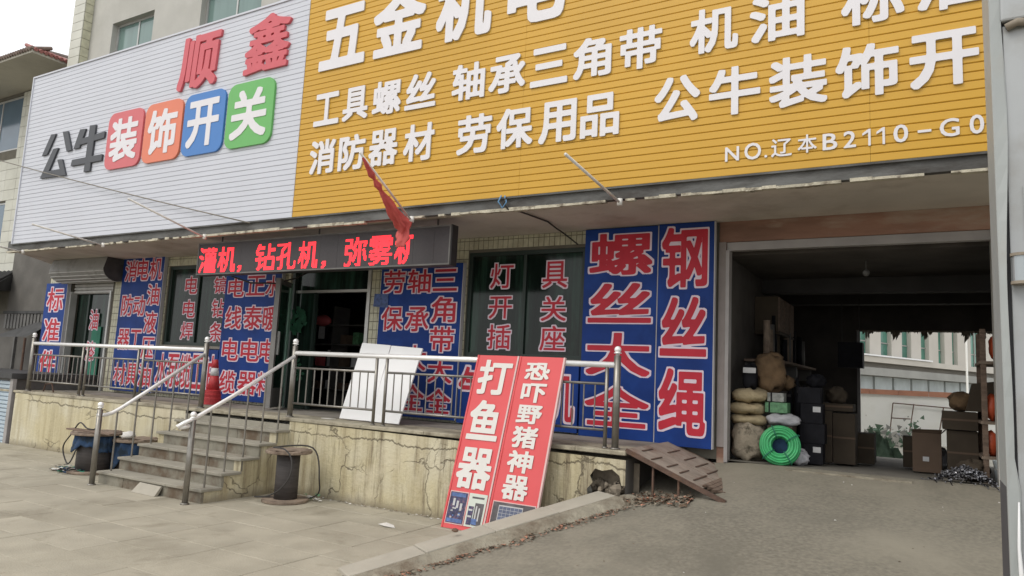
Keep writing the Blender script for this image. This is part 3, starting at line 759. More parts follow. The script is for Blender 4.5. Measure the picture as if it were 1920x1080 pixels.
# shutter housing: half round box on brackets
sb = thing('shutter_housing', 'grey half round roller shutter housing above the left shop door', 'shutter box', (-14.4, 8.19, 3.05))
N_ = 12; prf = [(8.19, 3.47), (7.78, 3.47)]+[(7.99-.27*math.cos(t), 3.28-.25*math.sin(t)) for t in [math.pi*i/N_*.62+.15 for i in range(N_+1)]]+[(8.19, 3.05)]
mb = MB(); nP = len(prf)
A_ = [Vector((-15.30, y_, z_)) for y_, z_ in prf]; B_ = [Vector((-13.42, y_, z_)) for y_, z_ in prf]
mb.raw(A_+B_, [(i, i+1, nP+i+1, nP+i) for i in range(nP-1)]); mb.build('housing_sheet', M['shutter_box'], sb)
MB().face([(p.x, p.y, p.z) for p in A_]).build('end_plate', M['dark_roof'], sb)
MB().face([(p.x+.002, p.y, p.z) for p in B_]).build('end_plate', M['dark_roof'], sb)
for i in (3, 5, 7, 9, 11):
    y_, z_ = prf[i]; MB().box((-15.29, y_-.012, z_-.01), (-13.43, y_+.004, z_+.006)).build('rib', M['shutter'], sb)

# centre door
a, b, c, d = openings[2]
MB().box((b-.06, FY-.02, c), (b, FY+.12, d)).build('door_frame', M['frame_al'], shop)
MB().box((a, FY-.02, c), (a+.06, FY+.12, d)).build('door_frame', M['frame_dark'], shop)
MB().box((a+.06, FY+.02, 2.76), (b-.06, FY+.09, 2.80)).build('transom', M['frame_al'], shop)
MB().box((a+.06, FY+.05, 2.80), (b-.06, FY+.056, d)).build('transom_glass', M['glass_dark'], shop)
MB().box((-8.81, FY+.05, c), (-8.42, FY+.056, 2.76)).build('side_glass', M['glass_dark'], shop)
MB().box((-8.42, FY+.03, c), (-8.375, FY+.09, 2.76)).build('door_stile', M['frame_dark'], shop)
# open door leaf
H = Vector((-8.83, 8.14, 0)); T_ = Vector((-8.46, 7.52, 0)); dd = (T_-H).normalized(); nn = Vector((-dd.y, dd.x, 0))
dl = thing('door_leaf', 'open glass shop door leaf swung out beside the blue notice board', 'door', H+Vector((0, 0, PT)))
def leaf(s0, s1, z0, z1, w0, w1):
    L_ = (T_-H).length; mb = MB(); P = []
    for z in (z0, z1):
        for s_, w in ((s0, w0), (s1, w0), (s1, w1), (s0, w1)):
            q = H+dd*(L_*s_)+nn*w; P.append((q.x, q.y, z))
    return mb.raw(P, [(0,3,2,1),(4,5,6,7),(0,1,5,4),(1,2,6,5),(2,3,7,6),(3,0,4,7)])
leaf(0, .16, .96, 2.9, -.02, .02).build('stile', M['frame_lgreen'], dl)
leaf(.90, 1, .96, 2.9, -.035, .035).build('stile', M['leaf_grey'], dl)
leaf(.08, .92, 2.82, 2.9, -.02, .02).build('rail', M['tin'], dl)
leaf(.08, .92, .96, 1.25, -.02, .02).build('kick_panel', M['tin'], dl)
leaf(.08, .92, 1.25, 2.82, -.003, .003).build('glass', M['glass_dark'], dl)
leaf(.80, .86, 1.75, 2.1, .02, .06).build('handle', M['frame_al'], dl)
# green decals on the side glass: round wreath and leaves
mb = MB()
for i in range(46):
    t = rnd.uniform(0, 6.28); r_ = math.sqrt(rnd.random())*.17
    c_ = Vector((-8.66+r_*math.cos(t), 8.17, 2.31+r_*1.25*math.sin(t))); s_ = .05
    a1 = rnd.uniform(0, 6.28)
    mb.face([c_+Vector((s_*math.cos(a1+q)*(1 if q % 2 < 1.5 else .4), rnd.uniform(-.03, 0), s_*math.sin(a1+q)*(1))) for q in (0, 1.3, 3.1, 4.6)])
o = mb.build('wreath', M['plush'], kind=None); tag(o, 'round dark green leaf wreath on the glass beside the shop door', 'wreath')
for i, (x, z) in enumerate([(-8.70, 1.62), (-8.62, 1.48)]):
    mb = MB()
    for q in range(7):
        t = q*math.pi*2/7; mb.face([(x, 8.235, z), (x+.10*math.cos(t-.25), 8.236, z+.10*math.sin(t-.25)), (x+.13*math.cos(t), 8.236, z+.13*math.sin(t)), (x+.10*math.cos(t+.25), 8.236, z+.10*math.sin(t+.25))])
    mb.build('leaf_sticker', M['plush'], shop)
# goods seen inside the doorway
rk = thing('goods_rack', 'dim shelf rack packed with small goods inside the shop doorway', 'shelf', (-9.3, 9.8, .93))
for z in (1.2, 1.6, 2.0, 2.35): box_part('shelf', (-10.1, 9.6, z), (-8.5, 10.0, z+.02), M['tin'], rk)
for x in (-10.1, -9.3, -8.53): box_part('upright', (x, 9.598, .93), (x+.03, 10.002, 2.7), M['tin'], rk)
cols_ = [M['carton'], M['label'], M['black_pl'], M['grey_pack'], M['t_red'], M['green_pack']]
for k, z in enumerate((1.222, 1.622, 2.022)):
    for i in range(5):
        x = -9.98+i*.29
        o = box_part('packet', (x, 9.63, z), (x+rnd.uniform(.08, .15), 9.8, z+rnd.uniform(.1, .3)), rnd.choice(cols_), None)
        tag(o, 'small packet standing on the dim rack inside the shop', 'packet', 'packets on the rack inside the shop')
o = MB().ball((-9.42, 9.45, 2.43), .17, 1.3, .5, .6, jit=.12, nu=12, nv=8).build('red_bundle', M['t_red'], smooth=True); tag(o, 'crumpled red bundle hanging in the shop doorway', 'bundle')
MB().tube([(-9.42, 9.45, 2.5), (-9.42, 9.45, 3.4)], .004, 4).build('string', M['cable'], o)
o = box_part('paper_tag', (-9.47, 9.44, 2.1), (-9.33, 9.45, 2.32), M['label'], None); tag(o, 'white paper sheet hanging on a string below the red bundle', 'paper')
MB().tube([(-9.40, 9.445, 2.3), (-9.40, 9.445, 2.36)], .003, 4).build('string', M['cable'], o)

# ================================================================== BLUE NOTICE BOARDS
def board(x0, x1, z0, z1, label, chars, y=8.13, mark='banner_blue', bold=.014, outl=.046, th=.05, edge=True):
    t = thing('notice_board', label, 'sign board', ((x0+x1)/2, y, z0), 'blue boards with red lettering on the shop front')
    MB().box((x0, y-.02, z0), (x1, y+.05, z1)).build('panel', M[mark], t, bevel=.003)
    if edge:
        MB().box((x1+.001, y-.018, z0), (x1+.012, y+.05, z1)).build('edge_strip', M['b_edge'], t)
    for ch, a, b, c, d in chars:
        letter(ch, a, b, c, d, on_wall(y-.02), (M['b_red'], M['b_outline']), t, bold=bold, outline=outl, depth=.004, lift=.0005)
    return t
board(-16.08, -15.29, .98, 3.06, 'narrow blue board with three big red characters at the far left end',
      [('标', -15.98, -15.38, 2.47, 2.97), ('准', -15.98, -15.38, 1.84, 2.32), ('件', -15.98, -15.38, 1.14, 1.66)])
board(-13.42, -12.16, .98, 3.49, 'tall blue board with three columns of red characters between left door and window',
      col('消防器材', -13.33, -12.97, [(3.04, 3.44), (2.38, 2.78), (1.75, 2.13), (1.09, 1.48)]) +
      col('电动工具', -12.95, -12.60, [(3.05, 3.47), (2.38, 2.76), (1.76, 2.12), (1.09, 1.49)]) +
      col('机油液压油', -12.57, -12.20, [(3.05, 3.47), (2.58, 2.97), (2.06, 2.46), (1.60, 1.98), (1.09, 1.50)]))
board(-12.13, -10.42, 1.0, 1.80, 'low blue board with red characters under the left shop window',
      [(c, x, x+.33, 1.12, 1.70) for c, x in zip('水泵缆工油', (-12.07, -11.75, -11.42, -11.07, -10.76))], edge=False)
board(-10.40, -9.05, .98, 3.09, 'blue board with four rows of three red characters beside the open door leaf',
      col('电线电缆', -10.32, -9.92, [(2.70, 3.02), (2.16, 2.54), (1.63, 2.00), (1.09, 1.46)]) +
      col('正泰电器', -9.86, -9.42, [(2.72, 3.05), (2.16, 2.55), (1.63, 2.00), (1.09, 1.46)]) +
      col('水暖电料', -9.40, -9.06, [(2.70, 3.04), (2.14, 2.54), (1.63, 2.00), (1.09, 1.47)]))
board(-6.96, -5.52, .97, 3.12, 'blue board with three columns of red characters behind the white panels',
      col('劳保', -6.90, -6.51, [(2.71, 3.05), (2.17, 2.52)]) +
      col('轴承大全', -6.46, -6.05, [(2.71, 3.05), (2.16, 2.51), (1.62, 1.97), (1.06, 1.42)]) +
      col('三角带大全', -6.01, -5.60, [(2.73, 3.04), (2.29, 2.65), (1.88, 2.23), (1.46, 1.80), (1.05, 1.38)]))
board(-5.49, -3.72, .95, 1.80, 'low blue board with red characters under the right shop window',
      [('气', -5.48, -4.98, 1.10, 1.70), ('机', -4.24, -3.77, 1.07, 1.67)], edge=False)
board(-3.69, -2.75, .93, 3.465, 'big blue board with four very large red characters left of the corner board',
      col('螺丝大全', -3.62, -2.81, [(2.88, 3.40), (2.30, 2.78), (1.67, 2.18), (1.07, 1.54)]), y=8.12, bold=.024, outl=.030)
board(-2.73, -2.08, .91, 3.47, 'tall blue board with three large red characters right beside the garage bay',
      col('钢丝绳', -2.69, -2.15, [(2.71, 3.42), (1.92, 2.60), (1.04, 1.78)]), y=8.10, bold=.024, outl=.030)
o = MB().face([(-7.07, 8.10, 2.52), (-6.79, 8.10, 2.50), (-6.80, 8.10, 2.70), (-7.06, 8.10, 2.71)]).build('small_notice', M['blue_stick']); 
o.modifiers.new('thick', 'SOLIDIFY').thickness = .004
tag(o, 'small blue sticker on the corner of the board beside the door', 'sticker')

# ================================================================== LED SIGN
led = thing('led_sign', 'long black LED ticker with glowing red characters hung under the canopy', 'led sign', (-7.2, 7.0, 2.9))
MB().box((-9.64, 6.97, 2.885), (-4.93, 7.10, 3.385)).build('case', M['led_case'], led, bevel=.006)
mb = MB()
for p, q in (((-9.63, 6.955, 2.89), (-4.94, 6.969, 2.91)), ((-9.63, 6.955, 3.36), (-4.94, 6.969, 3.38)), ((-9.63, 6.955, 2.91), (-9.61, 6.969, 3.36)), ((-4.96, 6.955, 2.91), (-4.94, 6.969, 3.36))): mb.box(p, q)
mb.build('bezel', M['tin'], led)
k = 0; x = -9.61
while x < -4.97:
    MB().box((x+.001, 6.962, 2.911), (min(x+.316, -4.961)-.001, 6.968, 3.359)).build('display_module', M['led_face'], led); x += .316
def dots(chars):
    m_ = MB(); p = .0165
    for ch, x0, x1, z0, z1, cut in chars:
        f = char_field(ch); (a, b, c, d) = glyph(ch, .0)[3]
        nx = int((x1-x0)/p); nz = int((z1-z0)/p)
        for i in range(int(nx*cut)):
            for j in range(nz):
                gx = a+(i+.5)/nx*(b-a); gy = c+(j+.5)/nz*(d-c)
                if f[round((gy-GY_)/GC), round((gx-GX_)/GC)] < -.022: continue
                X = x0+i*p; Z = z0+j*p; r_ = .0074
                m_.face([(X-r_, 6.960, Z-r_), (X+r_, 6.960, Z-r_), (X+r_, 6.960, Z+r_), (X-r_, 6.960, Z+r_)])
    m_.build('lit_dots', M['led_on'], led, kind='stuff')
dots([('灌', -9.58, -9.17, 2.93, 3.32, 1), ('机', -9.14, -8.76, 2.93, 3.31, 1), ('，', -8.70, -8.61, 2.92, 3.02, 1), ('钻', -8.33, -7.93, 2.93, 3.32, 1),
      ('孔', -7.90, -7.52, 2.93, 3.31, 1), ('机', -7.47, -7.10, 2.93, 3.31, 1), ('，', -7.03, -6.94, 2.92, 3.02, 1), ('弥', -6.62, -6.24, 2.93, 3.32, 1),
      ('雾', -6.20, -5.82, 2.93, 3.32, 1), ('机', -5.78, -5.38, 2.93, 3.32, .72)])
for x in (-9.2, -7.2, -5.2): MB().tube([(x, 7.04, 3.386), (x, 7.04, 3.474)], .012, 8).build('hanger', M['tin'], led)
MB().tube([(-9.0, 7.1, 2.88), (-8.8, 7.3, 2.80), (-8.6, 7.6, 2.83), (-8.5, 7.9, 2.95), (-8.5, 8.18, 3.1)], .012, 6).build('power_cable', M['cable'], led, smooth=True)

# ================================================================== FASCIA SIGN
sg = thing('fascia_sign', 'huge slatted shop sign, white left part and yellow right part with raised characters', 'shop sign', (-6, 6.72, 3.58))
SZ0, SZ1, NR = 3.585, 6.80, 42; ph = (SZ1-SZ0)/NR
MB().box((-14.70, 6.80, SZ0+.01), (3.2, 6.86, SZ1-.01)).build('backing', M['fascia'], sg)
MB().box((-14.70, 6.77, SZ0+.01), (-7.43, 6.798, SZ1-.01)).build('backing', M['white_plank'], sg)
def plank_mesh(x0, x1, key):
    mb = MB(); h = ph; g = .0045 if key[0] == 'y' else .0035; e = .004
    pr = [(0.0, g*.3), (-.016, g*.3), (-.022, g+e), (-.022, h-e), (-.015, h-g*.3), (0, h-g*.3)]
    a = [Vector((0, y_, z_)) for y_, z_ in pr]; b = [Vector((x1-x0, y_, z_)) for y_, z_ in pr]; n_ = len(pr)
    mb.raw(a+b, [(i, n_+i, n_+i+1, i+1) for i in range(n_-1)]+[tuple(range(n_)), tuple(range(2*n_-1, n_-1, -1))])
    me = bpy.data.meshes.new('plank'); me.from_pydata(mb.v, [], mb.f); me.materials.append(M[key]); return me
cuts = [(-14.71, -11.6, 'white_plank'), (-11.598, -7.425, 'white_plank'), (-7.42, -3.9, 'yellow_plank'), (-3.898, -.4, 'yellow_plank'), (-.398, 3.2, 'yellow_plank')]
L0 = root_loc(sg)
for x0, x1, key in cuts:
    me = plank_mesh(x0, x1, key)
    for r_ in range(NR):
        o = link('plank', me, sg); o.location = Vector((x0, 6.755+rnd.uniform(-.0012, .0012), SZ0+r_*ph))-L0
for p, q in (((-14.74, 6.715, SZ0-.02), (3.2, 6.80, SZ0-.001)), ((-14.74, 6.715, SZ1+.001), (3.2, 6.80, SZ1+.03))): MB().box(p, q).build('edge_trim', M['fascia'] if p[2] < 5 else M['white_plank'], sg)
MB().box((-14.74, 6.715, SZ0), (-14.712, 6.80, SZ1)).build('edge_trim', M['white_plank'], sg)
MB().box((-7.424, 6.725, SZ0), (-7.421, 6.76, SZ1)).build('joint_trim', M['white_plank'], sg)
for x in (-9, -4.8, -1.2, .2): MB().box((x, 6.79, 3.5), (x+.03, 6.82, SZ0)).build('bracket', M['frame_al'], sg)
PW = on_wall(6.733)
def sl(ch, x0, x1, z0, z1, m_='letter_white', bold=.028, depth=.020, **k):
    letter(ch, x0, x1, z0, z1, PW, (M[m_], M['letter_side'] if m_ == 'letter_white' else M[m_]), sg, bold=bold, depth=depth, **k)
def sl_dec(ch, x0, x1, z0, z1, m_='l_red', **k): sl(ch, x0, x1, z0, z1, m_, bold=.030 if ch == '顺' else .020, depth=.04, **k)
# yellow part
for ch, a, b in (('五', -7.14, -6.33), ('金', -6.20, -5.36), ('机', -5.18, -4.38), ('电', -4.16, -3.42)): sl(ch, a, b, 5.59, 6.46, bold=.034)
r2 = [('工', -7.15, -6.70), ('具', -6.63, -6.20), ('螺', -6.12, -5.66), ('丝', -5.59, -5.12), ('轴', -4.88, -4.42), ('承', -4.36, -3.88), ('三', -3.81, -3.35), ('角', -3.28, -2.84), ('带', -2.75, -2.29),
      ('机', -2.00, -1.53), ('油', -1.42, -.93), ('标', -.62, -.12), ('准', -.02, .46)]
for ch, a, b in r2: sl(ch, a, b, 4.81 if a < -2.1 else 4.85, 5.26 if a < -2.1 else 5.31)
r3 = [('消', -7.16, -6.71), ('防', -6.64, -6.19), ('器', -6.12, -5.66), ('材', -5.56, -5.10), ('劳', -4.76, -4.29), ('保', -4.22, -3.75), ('用', -3.67, -3.22), ('品', -3.17, -2.73),
      ('公', -2.35, -1.89), ('牛', -1.80, -1.32), ('装', -1.24, -.74), ('饰', -.67, -.17), ('开', -.09, .41)]
for ch, a, b in r3: sl(ch, a, b, 4.14 if a < -2.6 else 4.18, 4.61 if a < -2.6 else 4.66)
for ch, a, b, c, d in [('N', -1.64, -1.51, 3.725, 3.865), ('O', -1.46, -1.31, 3.72, 3.88), ('.', -1.28, -1.255, 3.725, 3.75), ('辽', -1.22, -1.04, 3.72, 3.89), ('本', -.99, -.83, 3.73, 3.90), ('B', -.78, -.66, 3.735, 3.885),
                       ('2', -.61, -.51, 3.735, 3.885), ('1', -.46, -.395, 3.735, 3.885), ('1', -.35, -.285, 3.735, 3.885), ('0', -.22, -.11, 3.735, 3.89), ('-', -.04, .06, 3.80, 3.822), ('G', .12, .26, 3.74, 3.895), ('0', .33, .43, 3.74, 3.90)]:
    if ch == '1':
        mb = MB(); w_ = .019; q = [(b-w_, c), (b, c), (b, d), (b-w_*.9, d), (a, d-.035), (a, d-.055), (b-w_, d-.03)]; n_ = len(q)
        mb.raw([(x, 6.721, z) for x, z in q]+[(x, 6.733, z) for x, z in q], [tuple(range(n_))]+[(i, n_+i, n_+(i+1) % n_, (i+1) % n_) for i in range(n_)]); mb.build('letter', M['letter_white'], sg)
    else: sl(ch, a, b, c, d, bold=.012, depth=.012)
# white part
for ch, a, b in (('顺', -10.22, -9.30), ('鑫', -8.68, -7.77)): sl_dec(ch, a, b, 5.79, 6.66, shear=.06)
def strokes(polys):
    mb = MB()
    for k_, pl_ in enumerate(polys):
        n_ = len(pl_); w_ = .030+.0015*k_
        mb.raw([(x, 6.733-w_, z) for x, z in pl_]+[(x, 6.733, z) for x, z in pl_], [tuple(range(n_))]+[(i, n_+i, n_+(i+1) % n_, (i+1) % n_) for i in range(n_)])
    return mb.build('letter', M['l_black'], sg)
strokes([[(-13.80, 5.57), (-13.64, 5.56), (-13.86, 5.20), (-14.03, 5.19)], [(-13.42, 5.57), (-13.25, 5.56), (-13.06, 5.19), (-13.21, 5.18)],
         [(-13.99, 4.76), (-13.66, 5.28), (-13.50, 5.28), (-13.72, 4.87), (-13.36, 4.87), (-13.48, 5.06), (-13.32, 5.05), (-13.14, 4.74)]])
strokes([[(-12.86, 5.54), (-12.68, 5.53), (-12.82, 5.20), (-13.0, 5.20)], [(-12.80, 5.36), (-12.08, 5.40), (-12.09, 5.29), (-12.84, 5.25)],
         [(-12.56, 5.57), (-12.38, 5.56), (-12.40, 4.74), (-12.58, 4.74)], [(-12.99, 5.0), (-12.08, 5.0), (-12.08, 4.89), (-13.01, 4.89)]])
def rr(x0, x1, z0, z1, r_, key):
    pts = []
    for cx, cz, a0 in ((x1-r_, z1-r_, 0), (x0+r_, z1-r_, 90), (x0+r_, z0+r_, 180), (x1-r_, z0+r_, 270)):
        for i in range(6): t = R(a0+i*18); pts.append((cx+r_*math.cos(t), cz+r_*math.sin(t)))
    n_ = len(pts); mb = MB(); mb.raw([(x, 6.698, z) for x, z in pts]+[(x, 6.733, z) for x, z in pts], [tuple(range(n_)), ]+[(i, n_+i, n_+(i+1) % n_, (i+1) % n_) for i in range(n_)])
    return mb.build('character_tile', M[key], sg)
for ch, x0, x1, key in (('装', -11.98, -11.01, 't_red'), ('饰', -10.95, -10.00, 't_orange'), ('开', -9.95, -9.00, 't_blue'), ('关', -8.94, -7.96, 't_green')):
    tl = rr(x0, x1, 4.70, 5.68, .16, key)
    letter(ch, x0+.11, x1-.11, 4.82, 5.56, on_wall(6.698), (M['letter_white'],), tl, bold=.030, depth=.008)

# ================================================================== POLES, FLAG, WIRES
def pole(x, tip, label):
    t = thing('flag_pole', label, 'pole', (x, 6.7, 3.42), 'short white poles slanting out from the canopy edge')
    MB().tube([(x, 6.70, 3.42), tip], .014, 8).build('rod', M['pole'], t, smooth=True)
    MB().tube([(x, 6.735, 3.385), (x, 6.735, 3.455)], .028, 10).build('socket', M['pole'], t, smooth=True)
    return t
pole(-2.70, (-2.70, 5.44, 3.54), 'bare white pole slanting out from the canopy right of the flag')
pole(-9.21, (-9.21, 5.52, 3.70), 'bare white pole slanting out above the left end of the LED sign')
pole(-11.78, (-11.78, 5.62, 3.54), 'bare white pole slanting out above the shutter housing')
pole(-14.3, (-14.3, 5.6, 3.50), 'bare white pole slanting out at the left end of the canopy')
pole(-5.37, (-5.37, 5.75, 3.96), 'white pole carrying the furled red flag above the LED sign')
# furled flag
mb = MB(); N_ = 52; K = 20
path = [(5.80, 3.92, .008), (5.88, 3.85, .020), (5.96, 3.78, .030), (6.02, 3.73, .012), (6.08, 3.68, .030), (6.14, 3.635, .016), (6.24, 3.56, .042), (6.36, 3.47, .050), (6.48, 3.39, .055), (6.58, 3.35, .075), (6.60, 3.28, .055), (6.58, 3.20, .080), (6.57, 3.11, .060), (6.57, 3.07, .02)]
def ip(t):
    f = t*(len(path)-1); i = min(int(f), len(path)-2); g = f-i
    return [path[i][k_]*(1-g)+path[i+1][k_]*g for k_ in range(3)]
for i in range(N_+1):
    y_, z_, r_ = ip(i/N_)
    for j in range(K):
        t = 2*math.pi*j/K; q = r_*(1+.38*math.sin(4*t+i*.35)+.15*math.sin(7*t-i*.5))
        mb.v.append(Vector((-5.37+q*math.cos(t)*1.15, y_+q*.55*math.sin(t), z_-r_*.3+q*.8*math.sin(t))))
for i in range(N_):
    for j in range(K): mb.f.append((i*K+j, i*K+(j+1) % K, (i+1)*K+(j+1) % K, (i+1)*K+j)); mb.mi.append(0)
o = mb.build('flag', M['flag'], smooth=True); tag(o, 'furled red flag wrapped around the slanting pole above the LED sign', 'flag')
def wire(name, pts, r_, key, label):
    o = MB().tube(pts, r_, 6).build(name, M[key], smooth=True); return tag(o, label, 'wire')
def sag(a, b, s, n=14): return [tuple(a[k]+(b[k]-a[k])*i/n-(s*4*(i/n)*(1-i/n) if k == 2 else 0) for k in range(3)) for i in range(n+1)]
wire('wire', sag((-24.0, 6.60, 7.51), (-8.19, 6.68, 3.55), .12), .009, 'cable_lt', 'thin grey wire crossing diagonally in front of the white sign')
wire('wire', [(-4.03, 6.69, 3.57), (-4.07, 6.70, 3.50), (-4.02, 6.74, 3.44), (-3.95, 6.88, 3.445), (-3.95, 7.1, 3.455), (-3.92, 7.5, 3.46), (-3.95, 7.8, 3.44), (-3.98, 8.1, 3.43), (-3.80, 8.12, 3.29)], .010, 'cable', 'dark cable running across the canopy underside to the right shop window')
wire('cord', [(-4.10, 6.70, 3.60), (-4.13, 6.69, 3.53), (-4.08, 6.70, 3.455), (-4.03, 6.70, 3.52), (-4.05, 6.69, 3.59)], .009, 'cable_blue', 'loop of light blue cord tied at the canopy edge')

# ================================================================== RED BANNER STANDS
def red_banner(x0t, x1t, x0b, x1b, label, chars, pics, zb=0.0):
    t = thing('banner_stand', label, 'banner', (x0b, 6.42, zb), 'red banner stands leaning on the railing')
    yb, yt, zt = 6.42, 6.79, 1.815
    def P(u, v, w):      # u across, v from top (0) to bottom (1)
        xa = x0t+(x1t-x0t)*u; xb = x0b+(x1b-x0b)*u
        q = Vector((xa+(xb-xa)*v, yt+(yb-yt)*v, zt+(zb-zt)*v)); nrm = Vector((0, -(zt-zb), (yt-yb))).normalized()
        return q+nrm*w
    def slab(u0, u1, v0, v1, w0, w1, key, nm, par=t):
        c_ = [P(u, v, w) for w in (w0, w1) for u, v in ((u0, v0), (u1, v0), (u1, v1), (u0, v1))]
        return MB().raw(c_, [(0,1,2,3),(7,6,5,4),(0,4,5,1),(1,5,6,2),(2,6,7,3),(3,7,4,0)]).build(nm, M[key], par)
    mb = MB(); nu_, nv_ = 6, 20
    for j in range(nv_+1):
        for i in range(nu_+1):
            mb.v.append(P(i/nu_, j/nv_, .013+.004*math.sin(j*1.1+x0t*9)*math.sin(i*1.3+.5)))
    for j in range(nv_):
        for i in range(nu_): k_ = j*(nu_+1)+i; mb.f.append((k_, k_+nu_+1, k_+nu_+2, k_+1)); mb.mi.append(0)
    mb.build('print_sheet', M['rb'], t, smooth=True)
    slab(0, 1, 0, 1, -.012, .006, 'rb_edge', 'backing_board')
    for u0, u1 in ((0, .035), (.965, 1)): slab(u0, u1, 0, 1, .0061, .020, 'rb_edge' if u1 == 1 else 'rb', 'edge_profile')
    pl = lambda u, v, w: P(u, 1-v, w+.0185)
    for ch, u0, u1, v0, v1 in chars: letter(ch, u0, u1, 1-v1, 1-v0, pl, (M['rb_white'],), t, bold=.030, depth=.003)
    for u0, u1, v0, v1, key, w in pics: slab(u0, u1, v0, v1, .012, .019+w*.0012, key, 'printed_picture')
    return t
pics = [(.06, .50, .795, .975, 'rb_edge', 0), (.075, .485, .80, .97, 'poster_navy', 1), (.52, .94, .795, .975, 'poster_white', 1),
        (.10, .44, .805, .825, 'poster_blue', 2), (.09, .46, .945, .965, 'poster_blue', 2)]
for i in range(3): pics.append((.17+.09*i, .22+.09*i, .835+.012*i, .875+.012*i, 'label', 3))
pics += [(.60, .88, .812, .822, 'poster_grey', 2), (.56, .68, .865, .965, 'poster_navy', 2), (.70, .90, .845, .965, 'poster_grey', 3), (.73, .76, .86, .93, 'label', 4), (.80, .83, .87, .94, 'label', 4), (.57, .66, .88, .89, 'label', 4), (.57, .66, .915, .925, 'label', 4), (.68, .80, .93, .96, 'poster_blue', 5)]
for i in range(14): pics.append((lambda a, b: (a, a+rnd.uniform(.015, .05), b, b+.008, rnd.choice(['poster_blue', 'label', 't_red', 'poster_grey']), 3))(rnd.uniform(.1, .42), rnd.uniform(.88, .94)))
red_banner(-4.34, -3.812, -4.45, -3.93, 'red banner with three huge white characters, left of the leaning pair',
           [('打', .13, .90, .028, .235), ('鱼', .13, .87, .27, .50), ('器', .10, .90, .545, .775)], pics)
pics = [(.06, .95, .815, .975, 'rb_edge', 0), (.075, .935, .82, .97, 'poster_grey', 1), (.20, .70, .835, .97, 'label', 2)]
for i in range(6):
    for j in range(7): pics.append((.215+i*.08, .288+i*.08, .841+j*.018, .857+j*.018, 'poster_cell', 3))
red_banner(-3.802, -3.262, -3.92, -3.36, 'red banner with six smaller white characters, right of the leaning pair',
           [(c, .19, .72, v0, v1) for c, v0, v1 in zip('恐吓野猪神器', (.035, .155, .28, .40, .535, .67), (.135, .265, .385, .52, .655, .80))], pics)

# ================================================================== THINGS ON THE PLATFORM
for i, (x0, x1, xb0, xb1, yb, lab) in enumerate([(-6.53, -6.02, -6.46, -6.07, 7.12, 'white foam board leaning behind the railing, left half of the pair'),
                                                (-6.01, -5.50, -6.06, -5.66, 7.10, 'white foam board leaning behind the railing, right half of the pair')]):
    xb0 = x0; xb1 = x1
    # a tilted sheet: top leans back against the blue board
    sh_ = .0
    if i == 0: P = [(-6.71, 7.20, .935), (-6.19, 7.20, .935), (-6.36, 7.72, 1.93), (-6.87, 7.72, 1.955)]
    else: P = [(-6.17, 7.17, .935), (-5.70, 7.17, .935), (-5.80, 7.70, 1.90), (-6.33, 7.70, 1.925)]
    nrm = (Vector(P[1])-Vector(P[0])).cross(Vector(P[3])-Vector(P[0])).normalized()*.02
    o = MB().raw([Vector(p) for p in P]+[Vector(p)+nrm for p in P], [(0,3,2,1),(4,5,6,7),(0,1,5,4),(1,2,6,5),(2,3,7,6),(3,0,4,7)]).build('foam_board', M['foam'])
    tag(o, lab, 'board', 'white boards leaning behind the railing')
tc = thing('traffic_cone', 'red traffic cone with one white band standing behind the handrail', 'traffic cone', (-9.80, 7.6, PT))
MB().lathe((-9.80, 7.6, PT), [(.135, 0), (.135, .10), (.125, .11), (.13, .16), (.118, .17), (.12, .22), (.10, .23)], 20).build('base', M['cone_red'], tc, smooth=False)
MB().lathe((-9.80, 7.6, PT+.23), [(.095, 0), (.066, .22)], 20).build('body', M['cone_red'], tc, smooth=True)
MB().lathe((-9.80, 7.6, PT+.45), [(.068, 0), (.055, .12)], 20).build('reflective_band', M['cone_white'], tc, smooth=True)
MB().lathe((-9.80, 7.6, PT+.57), [(.053, 0), (.034, .13), (.022, .135)], 20).build('tip', M['cone_red'], tc, smooth=True)
# little iron frame at the far left end
o = MB().tube([(-13.55, 7.0, PT), (-13.5, 7.0, 1.06), (-13.3, 7.0, 1.08), (-13.22, 7.0, PT)], .012, 6).build('iron_bracket', M['rust']); tag(o, 'small bent rusty iron bracket on the platform left end', 'bracket')
o = box_part('flat_paper', (-6.9, 7.05, PT), (-6.72, 7.13, PT+.008), M['litter'], None); tag(o, 'scrap of white paper lying on the platform by the door', 'litter')

# ================================================================== CABLE DRUMS
def drum(cx, cy, R_, r_, h, label, core='drum_core', tilt=0):
    t = thing('cable_drum', label, 'cable drum', (cx, cy, .002), 'empty cable drums standing on the sidewalk')
    for z, nm in ((0.004, 'bottom_flange'), (h-.035, 'top_flange')):
        fl = MB().lathe((cx, cy, z), [(R_-.006, 0), (R_, .006), (R_, .028), (R_-.006, .034)], 32).build(nm, M['wood_rim'], t)
        if nm == 'top_flange':
            for i in range(5):
                w_ = 2*R_/5; x0 = -R_+i*w_+.004; x1 = x0+w_-.008
                xm = max(abs(x0), abs(x1)); l = math.sqrt(max(.001, (R_-.01)**2-min(xm, R_-.02)**2))
                MB().box((cx+x0, cy-l, z+.0345), (cx+x1, cy+l, z+.042+rnd.uniform(0, .004))).build('board', M['wood_rim'], fl)
    MB().lathe((cx, cy, .038), [(r_, 0), (r_*.99, (h-.075)*.5), (r_, h-.075)], 24).build('core', M[core], t, smooth=True)
    return t
drum(-6.62, 6.28, .27, .135, .60, 'wooden cable drum with dark slim core standing right of the stairs')
drum(-10.05, 5.98, .33, .23, .55, 'cable drum with a blue cloth under its top, nearest the left handrail')
drum(-9.68, 6.32, .30, .24, .47, 'lower cable drum wrapped in blue cloth against the stairs')
